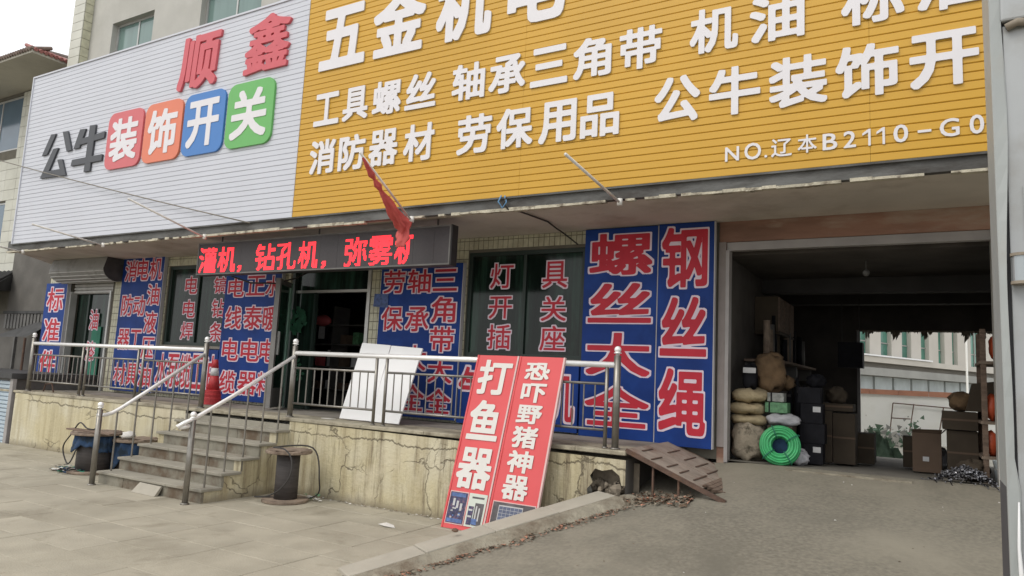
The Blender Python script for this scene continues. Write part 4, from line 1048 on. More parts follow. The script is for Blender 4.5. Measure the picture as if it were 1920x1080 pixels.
def loop(label, pts, r_=.010, key='cable'):
    # smooth closed spline through pts
    out = []
    n_ = len(pts)
    for i in range(n_):
        p0, p1, p2, p3 = [Vector(pts[(i+k_-1) % n_]) for k_ in range(4)]
        for s_ in range(6):
            t = s_/6; out.append(.5*((2*p1)+(-p0+p2)*t+(2*p0-5*p1+4*p2-p3)*t*t+(-p0+3*p1-3*p2+p3)*t**3))
    out.append(out[0])
    o = MB().tube(out, r_, 6).build('cable_loop', M[key], smooth=True); return tag(o, label, 'cable')
loop('loose black cable loop hanging round the drum right of the stairs', [(-6.62, 6.05, .645), (-6.42, 6.02, .64), (-6.30, 6.02, .54), (-6.28, 6.0, .36), (-6.40, 5.98, .20), (-6.60, 5.99, .10), (-6.78, 6.02, .065), (-6.86, 6.10, .05), (-6.40, 6.5, .05), (-6.22, 6.4, .3), (-6.36, 6.4, .64)], .009)
loop('black cable loop standing over the drum beside the left handrail', [(-10.45, 5.85, .50), (-10.30, 5.86, .66), (-10.12, 5.86, .60), (-10.02, 5.9, .585), (-10.3, 6.1, .58), (-10.46, 6.0, .4), (-10.42, 5.85, .10), (-10.56, 5.85, .16), (-10.62, 5.85, .32)], .010)
# blue cloth: rough skirts round the drum cores
def skirt(cx, cy, r0, r1, z1, z0, label, a0=0, a1=6.283):
    mb = MB(); n_, m_ = 40, 7
    for j in range(m_+1):
        for i in range(n_+1):
            t = a0+(a1-a0)*i/n_; f = j/m_
            q = r0+(r1-r0)*f+.018*math.sin(t*9+f*3)+.012*math.sin(t*23)
            zz = z1+(z0-z1)*f*(1+.28*math.sin(t*3.3)+.12*math.sin(t*11))
            mb.v.append(Vector((cx+q*math.cos(t), cy+q*math.sin(t), max(.01, zz))))
    for j in range(m_):
        for i in range(n_): k_ = j*(n_+1)+i; mb.f.append((k_, k_+1, k_+n_+2, k_+n_+1)); mb.mi.append(0)
    o = mb.build('blue_cloth', M['cloth_blue'], smooth=True); o.modifiers.new('thick', 'SOLIDIFY').thickness = .006
    return tag(o, label, 'cloth')
skirt(-10.05, 5.98, .25, .285, .51, .33, 'ragged dark blue cloth hanging under the top of the left cable drum')
skirt(-9.68, 6.32, .26, .275, .43, .10, 'dark blue cloth wrapped round the low drum against the stairs')
o = MB().ball((-9.60, 6.15, .53), .09, 1.2, .9, .6, jit=.2, nu=10, nv=7).build('plastic_bag', M['litter'], smooth=True); tag(o, 'crumpled white plastic bag on top of the low blue drum', 'plastic bag')
# plank across the left drum
o = MB().box((-10.48, 5.78, .556), (-9.45, 5.90, .578)).build('plank', M['wood_old'], bevel=.003); tag(o, 'weathered plank lying across the left cable drum', 'plank')
# litter heaps
def scraps(name, label, cx, cy, sx, sy, n_, keys, s=.05, z=.01, cat='litter', zf=None):
    mb = MB(); ms = [M[k_] for k_ in keys]
    for i in range(n_):
        x = rnd.gauss(cx, sx); y_ = rnd.gauss(cy, sy); zz = (zf(x, y_) if zf else 0)+z*rnd.random()+.004
        r_ = s*rnd.uniform(.3, 1); a0 = rnd.uniform(0, 6.28)
        mb.face([(x+r_*math.cos(a0+q), y_+r_*.7*math.sin(a0+q), zz+rnd.uniform(0, .6)*r_) for q in (0, 1.2, 2.6, 4.1, 5.3)], rnd.randrange(len(ms)))
    o = mb.build(name, ms, kind='stuff'); o['label'] = label; o['category'] = cat; return o
scraps('litter_heap', 'flat heap of torn blue and white scraps beside the left cable drum', -10.25, 5.72, .17, .07, 90, ['cloth_blue', 'rubble', 'litter', 'teal', 'tin'], .06, .05)
scraps('paper_scraps', 'bits of white and green paper behind the right cable drum', -6.42, 6.52, .07, .04, 14, ['litter', 'green_pack', 'litter'], .045, .05)
scraps('dust_line', 'strip of dust and dry debris along the foot of the platform wall', -5.6, 6.70, .9, .018, 130, ['rubble', 'leaf', 'litter', 'gutter'], .02, .01)
o = MB().face([(-4.99, 6.04, .008), (-4.86, 5.99, .014), (-4.75, 6.02, .006), (-4.80, 6.06, .02), (-4.93, 6.10, .024)]).build('paper_scrap', M['litter']); o.modifiers.new('thick', 'SOLIDIFY').thickness = .003
tag(o, 'crumpled white paper scrap lying on the paving left of the red banners', 'litter')
o = MB().ball((-3.52, 5.28, .275), .028, 1.2, .8, .6, jit=.15, nu=8, nv=5).build('pebble', M['rust']); tag(o, 'small dark stone lying on the sloping kerb', 'stone')
# leaves and gravel along the kerb and under the metal ramp
mb = MB()
for i in range(900):
    t = rnd.random(); p = KA+ku*(kl*t)+kn*(.40+abs(rnd.gauss(0, .07)))
    s_ = rnd.uniform(.006, .022); z_ = drive(p.x, p.y)+.004; a0 = rnd.uniform(0, 6.28)
    mb.face([(p.x+s_*math.cos(a0+q), p.y+s_*math.sin(a0+q), z_+rnd.uniform(0, .015)) for q in (0, 2, 4)], rnd.choice((0, 0, 1, 2)))
for i in range(700):
    x = rnd.uniform(-2.9, -1.9); y_ = rnd.gauss(6.72, .10)
    if y_ > 6.7 and x < -2.56: continue
    s_ = rnd.uniform(.008, .035); z_ = drive(x, y_)+.004; a0 = rnd.uniform(0, 6.28)
    mb.face([(x+s_*math.cos(a0+q), y_+s_*math.sin(a0+q), z_+rnd.uniform(0, .03)) for q in (0, 2, 4)], rnd.choice((0, 0, 0, 1, 1, 1, 1, 2)))
o = mb.build('dry_debris', [M['leaf'], M['rubble'], M['terracotta']], kind='stuff'); o['label'] = 'dry leaves and brick crumbs along the sloping kerb'; o['category'] = 'debris'
mb = MB()
for i in range(70):
    x = rnd.uniform(-3.2, 1.2); y_ = rnd.uniform(3.6, 8.0); s_ = rnd.uniform(.003, .009)
    mb.ball((x, y_, drive(x, y_)+s_*.3), s_, 1.2, 1, .6, nu=5, nv=3, jit=.2, mi=rnd.choice((0, 0, 0, 1)))
o = mb.build('grit', [M['rubble'], M['litter']], kind='stuff'); o['label'] = 'scattered grit and pebbles on the asphalt driveway'; o['category'] = 'grit'
# soil heap against the platform end
mb = MB(); n_ = 12
for j in range(n_+1):
    for i in range(n_+1):
        x = -2.75+.55*i/n_; y_ = 6.50+.25*j/n_
        f = math.sin(math.pi*min(1, i/n_*1.0))*(j/n_)
        mb.v.append(Vector((x, y_, drive(x, y_)-.01+.07*f*max(0, 1-abs(x+2.58)/.26)+rnd.uniform(-.008, .008))))
for j in range(n_):
    for i in range(n_): k_ = j*(n_+1)+i; mb.f.append((k_, k_+1, k_+n_+2, k_+n_+1)); mb.mi.append(0)
mb.build('soil_bank', M['gutter'], kind='structure', smooth=True)

# ================================================================== METAL RAMP PLATE
rp = thing('ramp_plate', 'rusty metal ramp plate with anti slip bars bridging the platform end and the driveway', 'ramp', (-2.2, 7.3, .6))
a0, a1 = Vector((-2.57, 0, .945)), Vector((-1.83, 0, .655))
def RP(s_, y_, w): 
    n_ = Vector((-(a1.z-a0.z), 0, (a1.x-a0.x))).normalized(); p = a0+(a1-a0)*s_; return Vector((p.x+n_.x*w, y_, p.z+n_.z*w))
def rbox(s0, s1, y0, y1, w0, w1, key, nm, rot=0.):
    P = []
    for w in (w0, w1):
        for s_, y_ in ((s0, y0), (s1, y0+rot), (s1, y1+rot), (s0, y1)): P.append(RP(s_, y_, w))
    return MB().raw(P, [(0,3,2,1),(4,5,6,7),(0,1,5,4),(1,2,6,5),(2,3,7,6),(3,0,4,7)]).build(nm, M[key], rp)
rbox(0, 1.0, 6.80, 7.40, 0, .008, 'plate', 'steel_sheet'); rbox(0, 1.02, 7.405, 8.12, .001, .009, 'plate', 'steel_sheet')
rbox(0, 1.30, 6.765, 6.80, -.028, .012, 'rust', 'edge_angle'); rbox(0, 1.0, 8.12, 8.145, -.04, .012, 'rust', 'edge_angle')
for s_, y0, y1 in [(.10, 7.0, 7.3), (.30, 6.85, 7.15), (.24, 7.5, 7.9), (.46, 7.55, 7.95), (.50, 6.88, 7.2), (.66, 6.9, 7.18), (.64, 7.5, 7.95), (.82, 7.45, 7.98), (.84, 6.9, 7.35), (.98, 6.85, 7.9)]:
    rbox(s_, s_+.017, y0, y1, .009, .018, 'rust', 'anti_slip_bar', .02)
for x in (-2.3, -2.05): MB().tube([(x, 6.80, drive(x, 6.8)), (x, 6.80, .945-.387*(x+2.57)-.04)], .012, 6).build('prop', M['rust'], rp)
for i in range(7):
    s0 = .97+.055*i; y0 = 6.82+rnd.uniform(0, .08)+.03*i; y1 = y0+rnd.uniform(.75, .95)-.06*i
    rbox(s0, s0+.05, y0, y1, -.012+rnd.uniform(0, .012), .012+rnd.uniform(0, .01), 'wood_old', 'torn_board', .08)

# ================================================================== GARAGE GOODS
def sack(cx, cy, cz, sx, sy, sz, key, label, rot=0., group=None, jit=.035, name='sack'):
    mb = MB(); nu_, nv_ = 20, 12; m_ = Matrix.Rotation(rot, 3, 'Z')
    for i in range(nv_+1):
        ph_ = math.pi*i/nv_
        for j in range(nu_):
            t = 2*math.pi*j/nu_
            c, s_ = math.cos(t), math.sin(t)
            q = 1/(abs(c)**4.5+abs(s_)**4.5)**(1/4.5); zc = math.cos(ph_); sn = math.sin(ph_)**(.42 if sz > .1 else .75)
            w = 1+jit*math.sin(5*t+i+cz*30)+jit*.8*math.sin(9*t-2*i+cz*50)+rnd.uniform(-jit, jit)*.7
            p = m_ @ Vector((sx*q*c*sn*w, sy*q*s_*sn*w, sz*(1 if zc > 0 else -1)*abs(zc)**.8*(1+.16*math.sin(3*t+cz*40)+.1*math.sin(7*t))))
            mb.v.append(Vector((cx, cy, cz+sz))+p)
    for i in range(nv_):
        for j in range(nu_): mb.f.append((i*nu_+j, (i+1)*nu_+j, (i+1)*nu_+(j+1) % nu_, i*nu_+(j+1) % nu_)); mb.mi.append(0)
    o = mb.build(name, M[key], smooth=True); return tag(o, label, 'sack', group)
gs = 'tan woven sacks stacked by the garage entrance'
sack(-1.78, 8.60, .80, .19, .22, .21, 'sack_dirty', 'large dirty patterned sack at the bottom by the garage jamb', .1, jit=.06)
sack(-1.78, 8.66, 1.185, .20, .26, .06, 'sack', 'tan sack lowest of the three lying on the dirty sack', .05, gs)
sack(-1.80, 8.66, 1.30, .20, .26, .07, 'sack', 'tan sack in the middle of the stack of three', -.08, gs)
sack(-1.78, 8.66, 1.435, .20, .26, .08, 'sack', 'tan sack on top of the stack of three', .06, gs)
sack(-1.60, 8.80, 1.59, .16, .16, .20, 'sack_brown', 'brown bulging sack perched above the tan sacks', .3, jit=.08)
sack(-1.78, 8.60, 1.60, .08, .10, .13, 'black_pl', 'dark bag with a white label in front of the brown sack', .1, name='bag')
o = box_part('paper_label', (-1.83, 8.46, 1.77), (-1.69, 8.47, 1.83), M['label'], None); tag(o, 'white label on the dark bag above the tan sacks', 'label')
sack(-1.42, 8.60, 1.20, .17, .16, .065, 'sack_white', 'white plastic sack lying above the green hose coil', .2, jit=.08)
sack(-1.24, 8.50, .80, .10, .12, .08, 'sack_white', 'small grey plastic bag on the floor beside the green coil', .2, jit=.1)
def pack(a, b, key, label, cat='package', name='package', group=None):
    t = thing(name, label, cat, ((a[0]+b[0])/2, (a[1]+b[1])/2, a[2]), group)
    MB().box(a, b).build('body', M[key], t, bevel=.006)
    z = a[2]+(b[2]-a[2])*.5
    MB().box((a[0]+.04, a[1]-.003, a[2]+.002), (a[0]+.055, b[1]+.003, b[2]+.003)).build('strap', M['black_pl'], t)
    return t
pack((-1.60, 8.52, 1.34), (-1.36, 8.72, 1.455), 'green_pack', 'green printed package lying on the white sack')
pack((-1.58, 8.53, 1.462), (-1.40, 8.70, 1.56), 'grey_pack', 'grey printed package on top of the green one')
# stand for packages: crate under white sack
box = pack((-1.56, 8.46, .80), (-1.30, 8.80, 1.20), 'carton_dk', 'dark crate hidden behind the green hose coil', 'crate', 'crate')
# hose coil: torus of wound turns
hc = thing('hose_coil', 'coil of bright green hose leaning at the garage entrance', 'hose', (-1.41, 8.28, .80))
C_ = Vector((-1.40, 8.30, 1.00)); mt = Matrix.Rotation(R(-14), 3, 'X') @ Matrix.Rotation(R(8), 3, 'Z')
mb = MB()
for k_ in range(34):
    ang = k_*2.4; rr_ = math.sqrt((k_+.5)/34)
    r_c = .148+.062*rr_*math.cos(ang); off_ = .066*rr_*math.sin(ang)
    pts = [C_+mt @ Vector((r_c*math.cos(t), off_, r_c*math.sin(t)*1.02)) for t in [2*math.pi*i/40 for i in range(41)]]
    mb.tube(pts, .013, 6, cap=False)
mb.build('hose_turns', M['green_hose'], hc, smooth=True)
mb = MB()
for t in (.6, 2.0, 3.9, 5.3):
    for q in range(8):
        pass
    cc = Vector((.152*math.cos(t), 0, .152*math.sin(t))); rad = Vector((math.cos(t), 0, math.sin(t)))
    pts = [C_+mt @ (cc+rad*(.078*math.cos(a_))+Vector((0, .082*math.sin(a_), 0))) for a_ in [2*math.pi*i/16 for i in range(17)]]
    mb.tube(pts, .007, 5, cap=False)
mb.build('binding', M['teal'], hc, kind='stuff')
MB().raw([(-1.52, 8.36, .90), (-1.27, 8.38, .88), (-1.30, 8.34, 1.10), (-1.50, 8.35, 1.11)], [(0, 1, 2, 3)]).build('inner_wrap', M['cloth_blue'], hc)
# black boxed goods
for i, (z0, z1, x0, x1) in enumerate([(.80, 1.02, -1.20, -1.02), (1.023, 1.24, -1.20, -1.0), (1.243, 1.46, -1.19, -1.02), (1.463, 1.64, -1.22, -1.04)]):
    t = pack((x0-.06, 8.70, z0), (x1, 8.92, z1), 'black_pl', 'black plastic case number %s from the floor in the stack beside the coil' % ('one', 'two', 'three', 'four')[i], 'case', 'plastic_case', 'black cases stacked in the garage')
    t['label'] = ('lowest black case on the garage floor beside the green coil', 'second black case from the floor beside the coil', 'third black case up, carrying a white label', 'topmost black case of the stack beside the coil')[i]
    if i in (0, 2): MB().box((x1-.10, 8.694, z1-.09), (x1-.02, 8.699, z1-.03)).build('label_sticker', M['label'], t)
for i in range(3):
    t = thing('jug', ('black jug left', 'black jug middle', 'black jug right')[i], 'jug', (-1.42+.1*i, 8.9, .80)); t['label'] = ('black bottle shaped can behind the grey package', 'black can with ribbed neck behind the black cases', 'narrow black can rearmost behind the cases')[i]
    MB().lathe((-1.42+.11*i, 9.0, .80), [(.05, 0), (.05, .62+.05*i), (.02, .72+.05*i)], 12).build('body', M['black_pl'], t, smooth=True)
    MB().lathe((-1.42+.11*i, 9.0, 1.52+.05*i), [(.022, 0), (.022, .03)], 10).build('cap', M['dark_in'], t)
def carton(a, b, key, label, open_=False, lab=False, group=None):
    t = thing('carton', label, 'box', ((a[0]+b[0])/2, (a[1]+b[1])/2, a[2]), group)
    MB().box(a, b).build('body', M[key], t, bevel=.004)
    if open_:
        MB().raw([(a[0], a[1], b[2]), (b[0], a[1], b[2]), (b[0]+.01, a[1]-.05, b[2]+.05), (a[0], a[1]-.05, b[2]+.04)], [(0, 1, 2, 3)]).build('flap', M[key], t)
        MB().raw([(b[0], a[1], b[2]), (b[0], b[1], b[2]), (b[0]+.05, b[1], b[2]+.06), (b[0]+.05, a[1], b[2]+.05)], [(0, 1, 2, 3)]).build('flap', M[key], t)
    MB().box((a[0]-.001, a[1]-.003, (a[2]+b[2])/2+.0), (b[0]+.001, a[1]-.0005, (a[2]+b[2])/2+.02)).build('tape', M['carton'], t)
    if lab: MB().box((a[0]+.10, a[1]-.005, a[2]+.12), (a[0]+.16, a[1]-.003, a[2]+.17)).build('label_sticker', M['label'], t)
    return t
gb = 'cartons standing along the garage walls'
carton((-1.16, 9.2, .79), (-.98, 9.5, 1.38), 'carton_dk', 'dark upright carton nearest the black cases', group=gb)
carton((-.975, 9.25, .785), (-.74, 9.6, 1.36), 'carton_dk', 'wide dark carton in the middle of the left row', group=gb)
carton((-.86, 9.85, .76), (-.58, 10.2, 1.12), 'carton_dk', 'low dark carton at the far end of the left row', group=gb)
carton((-1.16, 9.22, 1.385), (-.76, 9.6, 1.47), 'carton_dk', 'flat carton lying on top of the left row', group=gb)
carton((-.17, 9.30, .775), (.11, 9.55, 1.20), 'carton', 'open brown carton with raised flaps on the garage floor', True, True, gb)
carton((-.28, 9.9, .76), (-.16, 10.2, 1.12), 'carton_dk', 'narrow dark carton behind the open brown carton', group=gb)
carton((.16, 9.05, .78), (.44, 9.35, 1.26), 'carton_dk', 'tall dark carton right of the open carton', group=gb)
carton((.12, 9.0, 1.27), (.44, 9.36, 1.46), 'carton_dk', 'wide carton lying on the tall right carton', group=gb)
o = MB().raw([(.33, 9.0, 1.47), (.66, 9.0, 1.47), (.66, 9.3, 1.47), (.33, 9.3, 1.47), (.40, 9.0, 1.76), (.66, 9.0, 1.80), (.66, 9.3, 1.80), (.40, 9.3, 1.76)], [(0,3,2,1),(4,5,6,7),(0,1,5,4),(1,2,6,5),(2,3,7,6),(3,0,4,7)]).build('carton', M['carton_dk'], bevel=.004); tag(o, 'leaning trapezoid carton at the top right of the garage', 'box', gb)
# right hand shelf
sr = thing('wooden_shelf', 'rough wooden shelf against the right garage wall', 'shelf', (.72, 8.8, .80))
for z in (1.02, 1.36, 1.95): box_part('shelf_board', (.44, 8.55, z), (.96, 9.3, z+.03), M['wood_rim'], sr)
for x in (.45, .91):
    for y_ in (8.56, 9.25): box_part('upright', (x+.001, y_, .79), (x+.05, y_+.04, 2.3), M['wood_old'], sr)
for i, (x, z, sx, sz, lab) in enumerate([(.60, 1.985, .075, .14, 'orange plastic tool bag on the top shelf'), (.54, 1.395, .06, .13, 'orange bundle on the middle shelf'), (.53, 1.055, .07, .12, 'orange bundle on the lowest shelf')]):
    o = MB().ball((x, 8.66, z+sz), sz, sx/sz, .6, 1, jit=.12, nu=12, nv=8).build('orange_bundle', M['orange'], smooth=True); tag(o, lab, 'bundle')
o = MB().lathe((.62, 8.42, .80), [(.08, 0), (.10, .22), (.105, .225), (.10, .23)], 20).build('bucket', M['far_panel'], smooth=True); tag(o, 'grey plastic bucket under the right garage shelf', 'bucket')
MB().tube([(.52, 8.42, 1.02), (.53, 8.36, .95), (.62, 8.32, .92), (.71, 8.36, .95), (.72, 8.42, 1.02)], .004, 5).build('handle', M['steel'], o, smooth=True)
wc = thing('wall_cabinet', 'dark wooden cabinet hung high on the left garage wall', 'cabinet', (-1.9, 10.4, 2.32))
MB().box((-1.995, 9.9, 2.36), (-1.70, 11.1, 2.82)).box((-1.995, 9.9, 2.32), (-1.68, 11.1, 2.355)).build('cabinet_body', M['carton_dk'], wc, bevel=.004)
for y_ in (9.92, 10.32, 10.72): MB().box((-1.699, y_, 2.37), (-1.685, y_+.37, 2.81)).build('cabinet_door', M['wood_old'], wc)
for i, (x, y_, z, a_, key, lab) in enumerate([(-1.30, 8.98, .80, .13, 'black_pl', 'black plastic bag slumped on the floor behind the black cases'), (-1.12, 8.95, 1.64, .09, 'black_pl', 'crumpled black bag lying on top of the black case stack'),
        (-1.45, 8.98, 1.60, .10, 'sack_brown', 'small brown bag behind the grey printed package'), (-.95, 9.35, 1.475, .11, 'carton_dk', 'dark crumpled bundle on the flat carton of the left row'),
        (-1.72, 8.95, 1.60, .12, 'sack_dirty', 'dirty sack pushed against the wall behind the brown sack'), (.30, 9.1, 1.48, .11, 'sack_brown', 'brown paper bag on top of the wide right carton'),
        (.74, 8.7, 1.41, .10, 'carton_dk', 'dark bundle beside the orange one on the middle shelf'), (.76, 8.7, 2.0, .12, 'black_pl', 'black bag beside the orange bag on the top shelf'),
        (.36, 8.62, .80, .12, 'carton_dk', 'dark sack on the floor before the wooden shelf'), (.02, 9.7, .78, .15, 'sack_white', 'pale plastic sheet bundle behind the open carton')]):
    sack(x, y_, z, a_, a_*.9, a_*.8, key, lab, i*.7, jit=.13, name='bundle')
for i in range(5):
    x = -1.42+.08*i; t = MB().lathe((x, 9.05+.03*(i % 2), .80), [(.034, 0), (.034, .72+.04*((i*3) % 5)), (.014, .80+.04*((i*3) % 5)), (.014, .83+.04*((i*3) % 5))], 10).build('bottle', M['black_pl'], smooth=True)
    tag(t, 'slim black can among those lined up behind the black cases', 'can', 'slim black cans lined up behind the black cases')
# heap of bolts
mb = MB()
for i in range(520):
    r_ = abs(rnd.gauss(0, .12)); t = rnd.uniform(0, 6.28); x = .29+r_*1.15*math.cos(t); y_ = 8.27+r_*.6*math.sin(t)
    z_ = .80+max(0, .15*(1-(r_/.27)**1.3))*rnd.uniform(.55, 1)
    d_ = Vector((rnd.gauss(0, 1), rnd.gauss(0, 1), rnd.gauss(0, .5))).normalized()*.032; c_ = Vector((x, y_, z_+.006))
    mb.tube([c_-d_, c_+d_*.7], .0045, 5, mi=rnd.choice((0, 1, 1))); mb.tube([c_+d_*.7, c_+d_], .009, 6, mi=0)
o = mb.build('bolt_heap', [M['bolt'], M['black_pl']], kind='stuff'); o['label'] = 'heap of shiny steel bolts spilled on the garage floor at the entrance'; o['category'] = 'bolts'
# hanging things on the left
o = box_part('hanging_box', (-1.12, 11.3, 1.96), (-.80, 11.6, 2.32), M['black_pl'], None); tag(o, 'black box hanging under the garage ceiling before the back opening', 'box')
for x in (-1.08, -.85): MB().tube([(x, 11.45, 2.32), (x, 11.45, 3.12)], .008, 5).build('strap', M['cable'], o)
ws = thing('wall_shelf', 'long dark wall shelf with upright stock on the left garage wall', 'shelf', (-1.7, 10.5, 1.9))
box_part('shelf_board', (-1.98, 9.2, 1.93), (-1.55, 12.4, 1.96), M['wood_old'], ws)
for y_ in (9.3, 10.8, 12.2): box_part('bracket', (-1.99, y_, 1.75), (-1.6, y_+.03, 1.925), M['tin'], ws)
for i in range(14):
    y_ = 9.3+i*.21; h = rnd.uniform(.25, .6)
    o = MB().lathe((-1.72+rnd.uniform(-.05, .05), y_, 1.962), [(.045, 0), (.04, h)], 10).build('stock_roll', rnd.choice([M['carton_dk'], M['wood_rim'], M['tin'], M['black_pl']]), smooth=True)
    tag(o, 'upright roll of stock on the left garage wall shelf', 'roll', 'rolls of stock on the garage wall shelf')
o = MB().tube([(-.6, 9.1, 3.12), (-.6, 9.1, 3.02)], .006, 5).ball((-.6, 9.1, 2.98), .04, nu=10, nv=8).build('light_bulb', M['tin'], smooth=True); tag(o, 'unlit bulb hanging from the garage ceiling', 'light bulb')

# ================================================================== BACK YARD
MB().box((-14, 13.3, .1), (14, 45, .52)).build('yard_ground', M['yard_floor'], kind='structure')
yw = thing('yard_wall', 'white yard wall with an orange brown coping seen through the garage', 'wall', (0, 19, .52))
box_part('wall_face', (-6, 19, .52), (6, 19.24, 1.60), M['yard_white'], yw)
for i in range(20): box_part('coping_tile', (-6+.6*i+.003, 18.96, 1.602), (-5.4+.6*i-.003, 19.28, 1.72+rnd.uniform(-.004, .004)), M['terracotta'], yw)
lf = thing('metal_frame', 'thin metal frame leaning against the white yard wall', 'frame', (-.6, 18.6, .52))
for p, q in (((-.80, 18.75, .60), (-.72, 18.95, 1.42)), ((-.42, 18.75, .60), (-.30, 18.95, 1.42)), ((-.76, 18.86, 1.08), (-.37, 18.86, 1.08)), ((-.72, 18.95, 1.42), (.72, 18.95, 1.36)), ((.15, 18.8, .6), (.28, 18.95, 1.38))): MB().tube([p, q], .012, 6).build('bar', M['rust'], lf)
for i, (x, z, s_, key, lab) in enumerate([(-.95, .52, .20, 'tarp', 'green grey tarpaulin heap at the foot of the yard wall'), (-.62, .52, .16, 'sack_white', 'pale plastic heap at the foot of the yard wall'), (-.38, .52, .17, 'tarp', 'dark green bag right of the plastic heap in the yard'), (-.08, .52, .16, 'sack_white', 'white sack behind the open carton in the yard')]):
    sack(x, 17.9+.1*i, z, s_, s_*.7, s_*.8, key, lab, i*.5, jit=.16, name='yard_bag')
mb = MB()
for i in range(60):
    a_ = rnd.uniform(0, 6.28); x_ = -.74+rnd.gauss(0, .11); h_ = rnd.uniform(.2, .55)*max(.3, 1-abs(x_+.86)*1.6); w_ = rnd.uniform(.05, .12)
    mb.face([(x_-w_, 13.9+rnd.uniform(-.1, .1), .53), (x_+w_, 13.85, .53), (x_+w_*.3-.03, 13.95, .53+h_), (x_-w_*.5-.05, 14.0, .53+h_*.9)])
o = mb.build('tarp_heap', M['tarp']); tag(o, 'green tarpaulin bundle just outside the back opening', 'tarpaulin')
mb = MB()
for i in range(260):
    x = rnd.uniform(-1.2, .1); y_ = rnd.gauss(17.6, .25); z_ = .52+abs(rnd.gauss(0, .2)); a0_ = rnd.uniform(0, 6.28); s_ = rnd.uniform(.02, .09)
    mb.face([(x+s_*math.cos(a0_+q), y_, z_+s_*math.sin(a0_+q)) for q in (0, 1.8, 3.9)], rnd.randrange(3))
o = mb.build('junk_heap', [M['far_grey'], M['litter'], M['tarp']], kind='stuff'); o['label'] = 'tangled scrap heap at the foot of the white yard wall'; o['category'] = 'scrap'
# oblique far building
fb = thing('far_building', 'pale building with tall green windows behind the yard wall', 'building', (-1.75, 26, .5))
A2 = Vector((-1.75, 26.0, 0)); B2 = Vector((1.9, 34.0, 0)); fd = (B2-A2).normalized(); fn = Vector((fd.y, -fd.x, 0))
def fbx(s0, s1, z0, z1, w0, w1, key, nm, par=fb):
    P = []
    for z in (z0, z1):
        for s_, w in ((s0, w0), (s1, w0), (s1, w1), (s0, w1)):
            q = A2+fd*s_+fn*w; P.append((q.x, q.y, z))
    return MB().raw(P, [(0,3,2,1),(4,5,6,7),(0,1,5,4),(1,2,6,5),(2,3,7,6),(3,0,4,7)]).build(nm, M[key], par)
fbx(-8, 14, .5, 6.5, -.6, -.2, 'far_wall', 'wall')
wins = [(-.5, .2), (.9, 1.6), (2.3, 2.95), (3.65, 4.25), (4.95, 5.45), (6.05, 6.5), (7.6, 8.9)]
prev = -8
for a, b in wins+[(14, 14)]:
    fbx(prev, a, 2.8, 5.5, -.2, .03, 'far_wall', 'pier'); prev = b
    if a < 14:
        f = fbx(a, b, 2.8, 5.5, -.19, -.12, 'far_glass', 'window')
        fbx(a, b, 3.3, 3.34, -.119, -.09, 'far_grey', 'window_bar', f)
        if b-a > 1: fbx(a+.6, a+.66, 2.8, 5.5, -.119, -.09, 'far_grey', 'window_bar', f)
fbx(-8, 14, 2.62, 2.8, -.2, .35, 'far_wall', 'ledge'); fbx(-3, 3.7, 2.81, 2.86, .1, .40, 'foam', 'gutter')
fbx(-8, 14, 2.2, 2.45, -.2, .30, 'far_grey', 'ledge')
for i in range(12): fbx(-3+1.25*i, -1.9+1.25*i, 1.3, 2.18, -.19, -.1, 'far_panel', 'ground_panel')
o = MB().tube([(1.0, 25.5, .5), (1.0, 25.5, 3.4)], .03, 8).build('yard_post', M['yard_white']); tag(o, 'thin white post standing before the far building', 'post')

# ================================================================== NEIGHBOUR HOUSE (left)
nb = thing('neighbour_house', 'cream tiled neighbouring house with a tiled hip roof at the far left', 'house', (-19, 8.6, 0))
NX = -17.45
nops = [(-21.4, -19.17, 6.52, 7.90), (-21.6, -19.37, 3.95, 5.21)]
mb = MB()
def grid_wall(mb, x0, x1, z0, z1, ops, y0, y1):
    zs = sorted({z0, z1}|{o_[2] for o_ in ops}|{o_[3] for o_ in ops})
    for c, d in zip(zs, zs[1:]):
        hs = [o_ for o_ in ops if o_[2] <= c+.001 and o_[3] >= d-.001]; x = x0
        for o_ in sorted(hs): mb.box((x, y0, c), (o_[0], y1, d)); x = o_[1]
        mb.box((x, y0, c), (x1, y1, d))
grid_wall(mb, -34, NX, 0, 7.98, nops, 8.6, 8.8)
mb.box((-34, 8.81, 0), (NX, 18, 7.98)); mb.build('wall', M['grout'], nb)
z = 3.42; k = 0
while z < 7.9:
    z1 = min(z+.258, 7.95); x = NX
    while x > -22:
        x0 = x-.52
        segs = [(x0, x)]
        for a, b, c, d in nops:
            if z1 > c and z < d: segs = [(u, min(v, a)) if v > a and u < a else ((max(u, b), v) if u < b < v else (u, v)) for u, v in segs if not (u >= a and v <= b)]
        for u, v in segs:
            if v-u > .05: MB().box((u+.004, 8.585-rnd.uniform(0, .002), z+.003), (v-.004, 8.599, z1-.003)).build('cladding_tile', M['n_tile'] if rnd.random() < .6 else M['n_tile_b'], nb)
        x = x0
    z += .26
for a, b, c, d in nops:
    upper_window(a, b, c, d, y=8.63, glass='glass_blue', par=nb, t=.05)
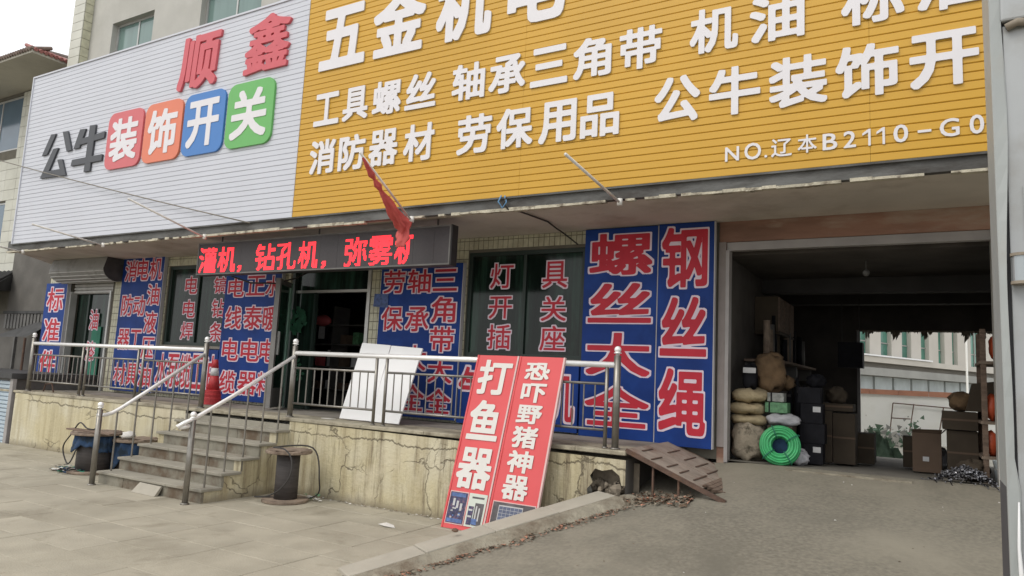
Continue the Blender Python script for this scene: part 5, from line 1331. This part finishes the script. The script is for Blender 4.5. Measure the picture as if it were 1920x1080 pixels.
# eaves soffit and hip roof
EX, EY = -16.5, 7.42
mb = MB().box((-34, EY, 7.985), (EX, 18.5, 8.05)); mb.build('eave_soffit', M['n_soffit'], nb)
mb = MB(); rz = 10.6
mb.raw([(-34, EY-.03, 8.06), (EX+.03, EY-.03, 8.06), (EX+.03, 18.5, 8.06), (-34, 18.5, 8.06), (-22, 13, rz), (-34, 13, rz)],
       [(0, 1, 4, 5), (1, 2, 4), (2, 3, 5, 4)]); mb.build('roof', M['roof_tile'], nb)
tm = MB().tube([(0, 0, 0), (0, .45, .19)], .075, 8).v; mbt = MB().tube([(0, 0, 0), (0, .45, .19)], .042, 8)
me = bpy.data.meshes.new('roof_tile'); me.from_pydata(mbt.v, [], mbt.f); me.materials.append(M['roof_tile'])
me2 = bpy.data.meshes.new('roof_tile'); me2.from_pydata(mbt.v, [], mbt.f); me2.materials.append(M['roof_red'])
for i in range(44):
    o = link('roof_tile', me, nb); o.location = Vector((EX-.05-.105*i, EY-.05, 8.055))-root_loc(nb)
for i in range(50):
    o = link('roof_tile', me2, nb); o.location = Vector((EX+.05, EY+.06+.105*i, 8.055))-root_loc(nb); o.rotation_euler = (0, 0, R(90))
MB().tube([(EX, EY, 8.07), (-22, 13, rz+.03)], .05, 8).build('hip_ridge', M['roof_tile'], nb)
rr_ = thing('rear_roof', 'dark red metal roof showing behind the neighbouring eaves', 'roof', (-40, 20, 0))
MB().raw([(-43.4, 20, 17.3), (-37, 20, 17.3), (-37, 24, 18.5), (-43.4, 24, 18.6)], [(0, 1, 2, 3)]).box((-43.2, 20.3, 0), (-37.1, 24, 17.29)).build('roof_sheet', M['roof_red'], rr_)

# dark gable wall between the houses
dw = MB().box((-18.42, 8.50, 2.50), (-16.14, 8.578, 3.92)).build('side_screen', M['dark_wall']); tag(dw, 'dark grey wall panel between the neighbouring house and the shop canopy', 'wall')
MB().box((-18.45, 8.44, 2.46), (-16.13, 8.495, 2.52)).build('bottom_rail', M['dark_roof'], dw)
for i in range(17): MB().box((-18.4+.14*i, 8.46, 2.12), (-18.31+.14*i, 8.50, 2.455)).build('slat', M['tin'], dw)
cn = thing('neighbour_canopy', 'dark tiled canopy on the neighbouring house beside the shop', 'canopy', (-18.5, 8.0, 3.0))
MB().raw([(-24, 7.9, 3.02), (-17.9, 7.9, 3.02), (-18.44, 8.58, 3.42), (-24, 8.58, 3.42), (-24, 7.9, 2.95), (-17.9, 7.9, 2.95), (-18.44, 8.58, 3.0), (-24, 8.58, 3.0)], [(0, 1, 2, 3), (7, 6, 5, 4), (0, 4, 5, 1), (1, 5, 6, 2)]).build('roof_slab', M['dark_roof'], cn)
for i in range(26): MB().tube([(-18.0-.19*i, 7.86, 3.04), (-18.5-.19*i, 8.56, 3.45)], .05, 6).build('roof_tile', M['dark_roof'], cn)
for i in range(30): MB().box((-18.1-.16*i, 7.98, 2.62), (-18.2-.16*i, 8.0, 2.93)).build('valance_slat', M['tin'], cn)
lw = MB().box((-24, 8.52, 0), (-16.14, 8.58, 2.455)).build('shop_recess', M['dark_wall']); tag(lw, 'dark recessed shop front below the neighbouring canopy', 'shop front')
for i in range(5): MB().box((-17.0-.9*i, 8.47, .95), (-16.95-.9*i, 8.519, 2.1)).build('mullion', M['tin'], lw)
tin_ = thing('tin_awning', 'small slanting tin awning left of the first blue board', 'awning', (-16.3, 7.9, 2.0))
MB().raw([(-17.9, 8.0, 1.90), (-16.4, 8.0, 1.93), (-16.2, 8.45, 2.30), (-17.0, 8.45, 2.26)], [(0, 1, 2, 3)]).build('sheet', M['dark_roof'], tin_)
for x in (-17.8, -16.5): MB().tube([(x, 8.03, .9), (x, 8.03, 1.9)], .025, 8).build('leg', M['rust'], tin_)
sh = thing('kiosk', 'low grey kiosk with a pale blue roller shutter at the lower left', 'kiosk', (-16, 6.8, -.2))
MB().box((-20, 6.8, -.2), (-14.12, 8.3, 1.12)).build('body', M['tin'], sh)
MB().box((-20, 6.70, 1.125), (-14.05, 8.35, 1.22)).build('roof_slab', M['dark_roof'], sh)
MB().box((-14.16, 6.74, -.2), (-14.06, 6.80, 1.12)).build('side_post', M['jamb_metal'], sh)
for i in range(18):
    z = -.18+i*.07
    MB().raw([(-19.9, 6.79, z), (-14.17, 6.79, z), (-14.17, 6.765, z+.012), (-19.9, 6.765, z+.012), (-14.17, 6.765, z+.055), (-19.9, 6.765, z+.055), (-14.17, 6.79, z+.067), (-19.9, 6.79, z+.067)],
             [(0, 1, 2, 3), (3, 2, 4, 5), (5, 4, 6, 7)]).build('shutter_slat', M['shutter_blue'], sh)
o = MB().box((-14.05, 6.85, -.2), (-13.955, 7.4, .9)).build('brick_pier', M['rust']); tag(o, 'narrow dark strip of rough brickwork between kiosk and platform', 'brickwork')
MB().box((-15.3, 7.0, 1.23), (-14.6, 7.5, 1.5)).build
# ================================================================== GATE PILLAR (right, near)
gp = thing('gate_pillar', 'weathered grey sheet metal gate pillar with a round hinge at the right edge', 'gate pillar', (.8, 3.7, -.1))
PY = 3.6
# folded corner strip with a wavy torn lip
mb = MB(); n_ = 40
for i in range(n_+1):
    z = -.1+4.9*i/n_
    lip = .300+.006*math.sin(z*5.1)+.008*math.sin(z*2.3+1)+(.018 if .95 < z < 1.25 else 0)
    ld = .265-.012*max(0, (3.3-z)/3.3)*0 + (z-2)*-.004
    for x, y_ in ((ld, PY+.35), (ld, PY), (ld+.004, PY-.004), (lip, PY-.006-.012*math.sin(z*3.7)), (lip-.003, PY+.004)): mb.v.append(Vector((x, y_, z)))
for i in range(n_):
    for j in range(4): k_ = i*5+j; mb.f.append((k_, k_+1, k_+6, k_+5)); mb.mi.append(0)
mb.build('corner_strip', M['pillar_lt'], gp, smooth=False)
MB().box((.268, PY+.03, -.1), (1.25, PY+.35, 4.8)).build('core', M['pillar_dk'], gp)
MB().box((.308, PY+.012, -.1), (1.25, PY+.029, 3.22)).build('face_sheet', M['pillar'], gp, bevel=.003)
MB().box((.300, PY-.012, 3.235), (1.25, PY+.029, 4.8)).build('upper_sheet', M['pillar'], gp, bevel=.01)
MB().tube([(.32, PY-.004, 3.205), (.36, PY-.012, 3.22), (.40, PY-.004, 3.215)], .018, 8).build('torn_lip', M['hinge_rim'], gp, smooth=True)
hg = MB().tube([(.345, PY-.02, 2.085), (.345, PY-.02, 2.20)], .036, 20).build('hinge_barrel', M['hinge'], gp, smooth=False)
for z in (2.078, 2.195): MB().tube([(.345, PY-.02, z), (.345, PY-.02, z+.012)], .042, 20).build('hinge_ring', M['hinge_rim'], hg)
mb = MB().box((.36, PY+.006, 2.27), (.52, PY+.011, 2.50)); mb.build('access_plate', M['pillar_lt'], gp)
MB().tube([(.302, PY-.02, .60), (.306, PY-.03, .86), (.300, PY-.012, 1.02), (.304, PY-.02, 1.2)], [.004, .010, .006, .003], 6).build('bent_strip', M['foam'], gp, smooth=True)

bpy.data.objects.remove(_co)
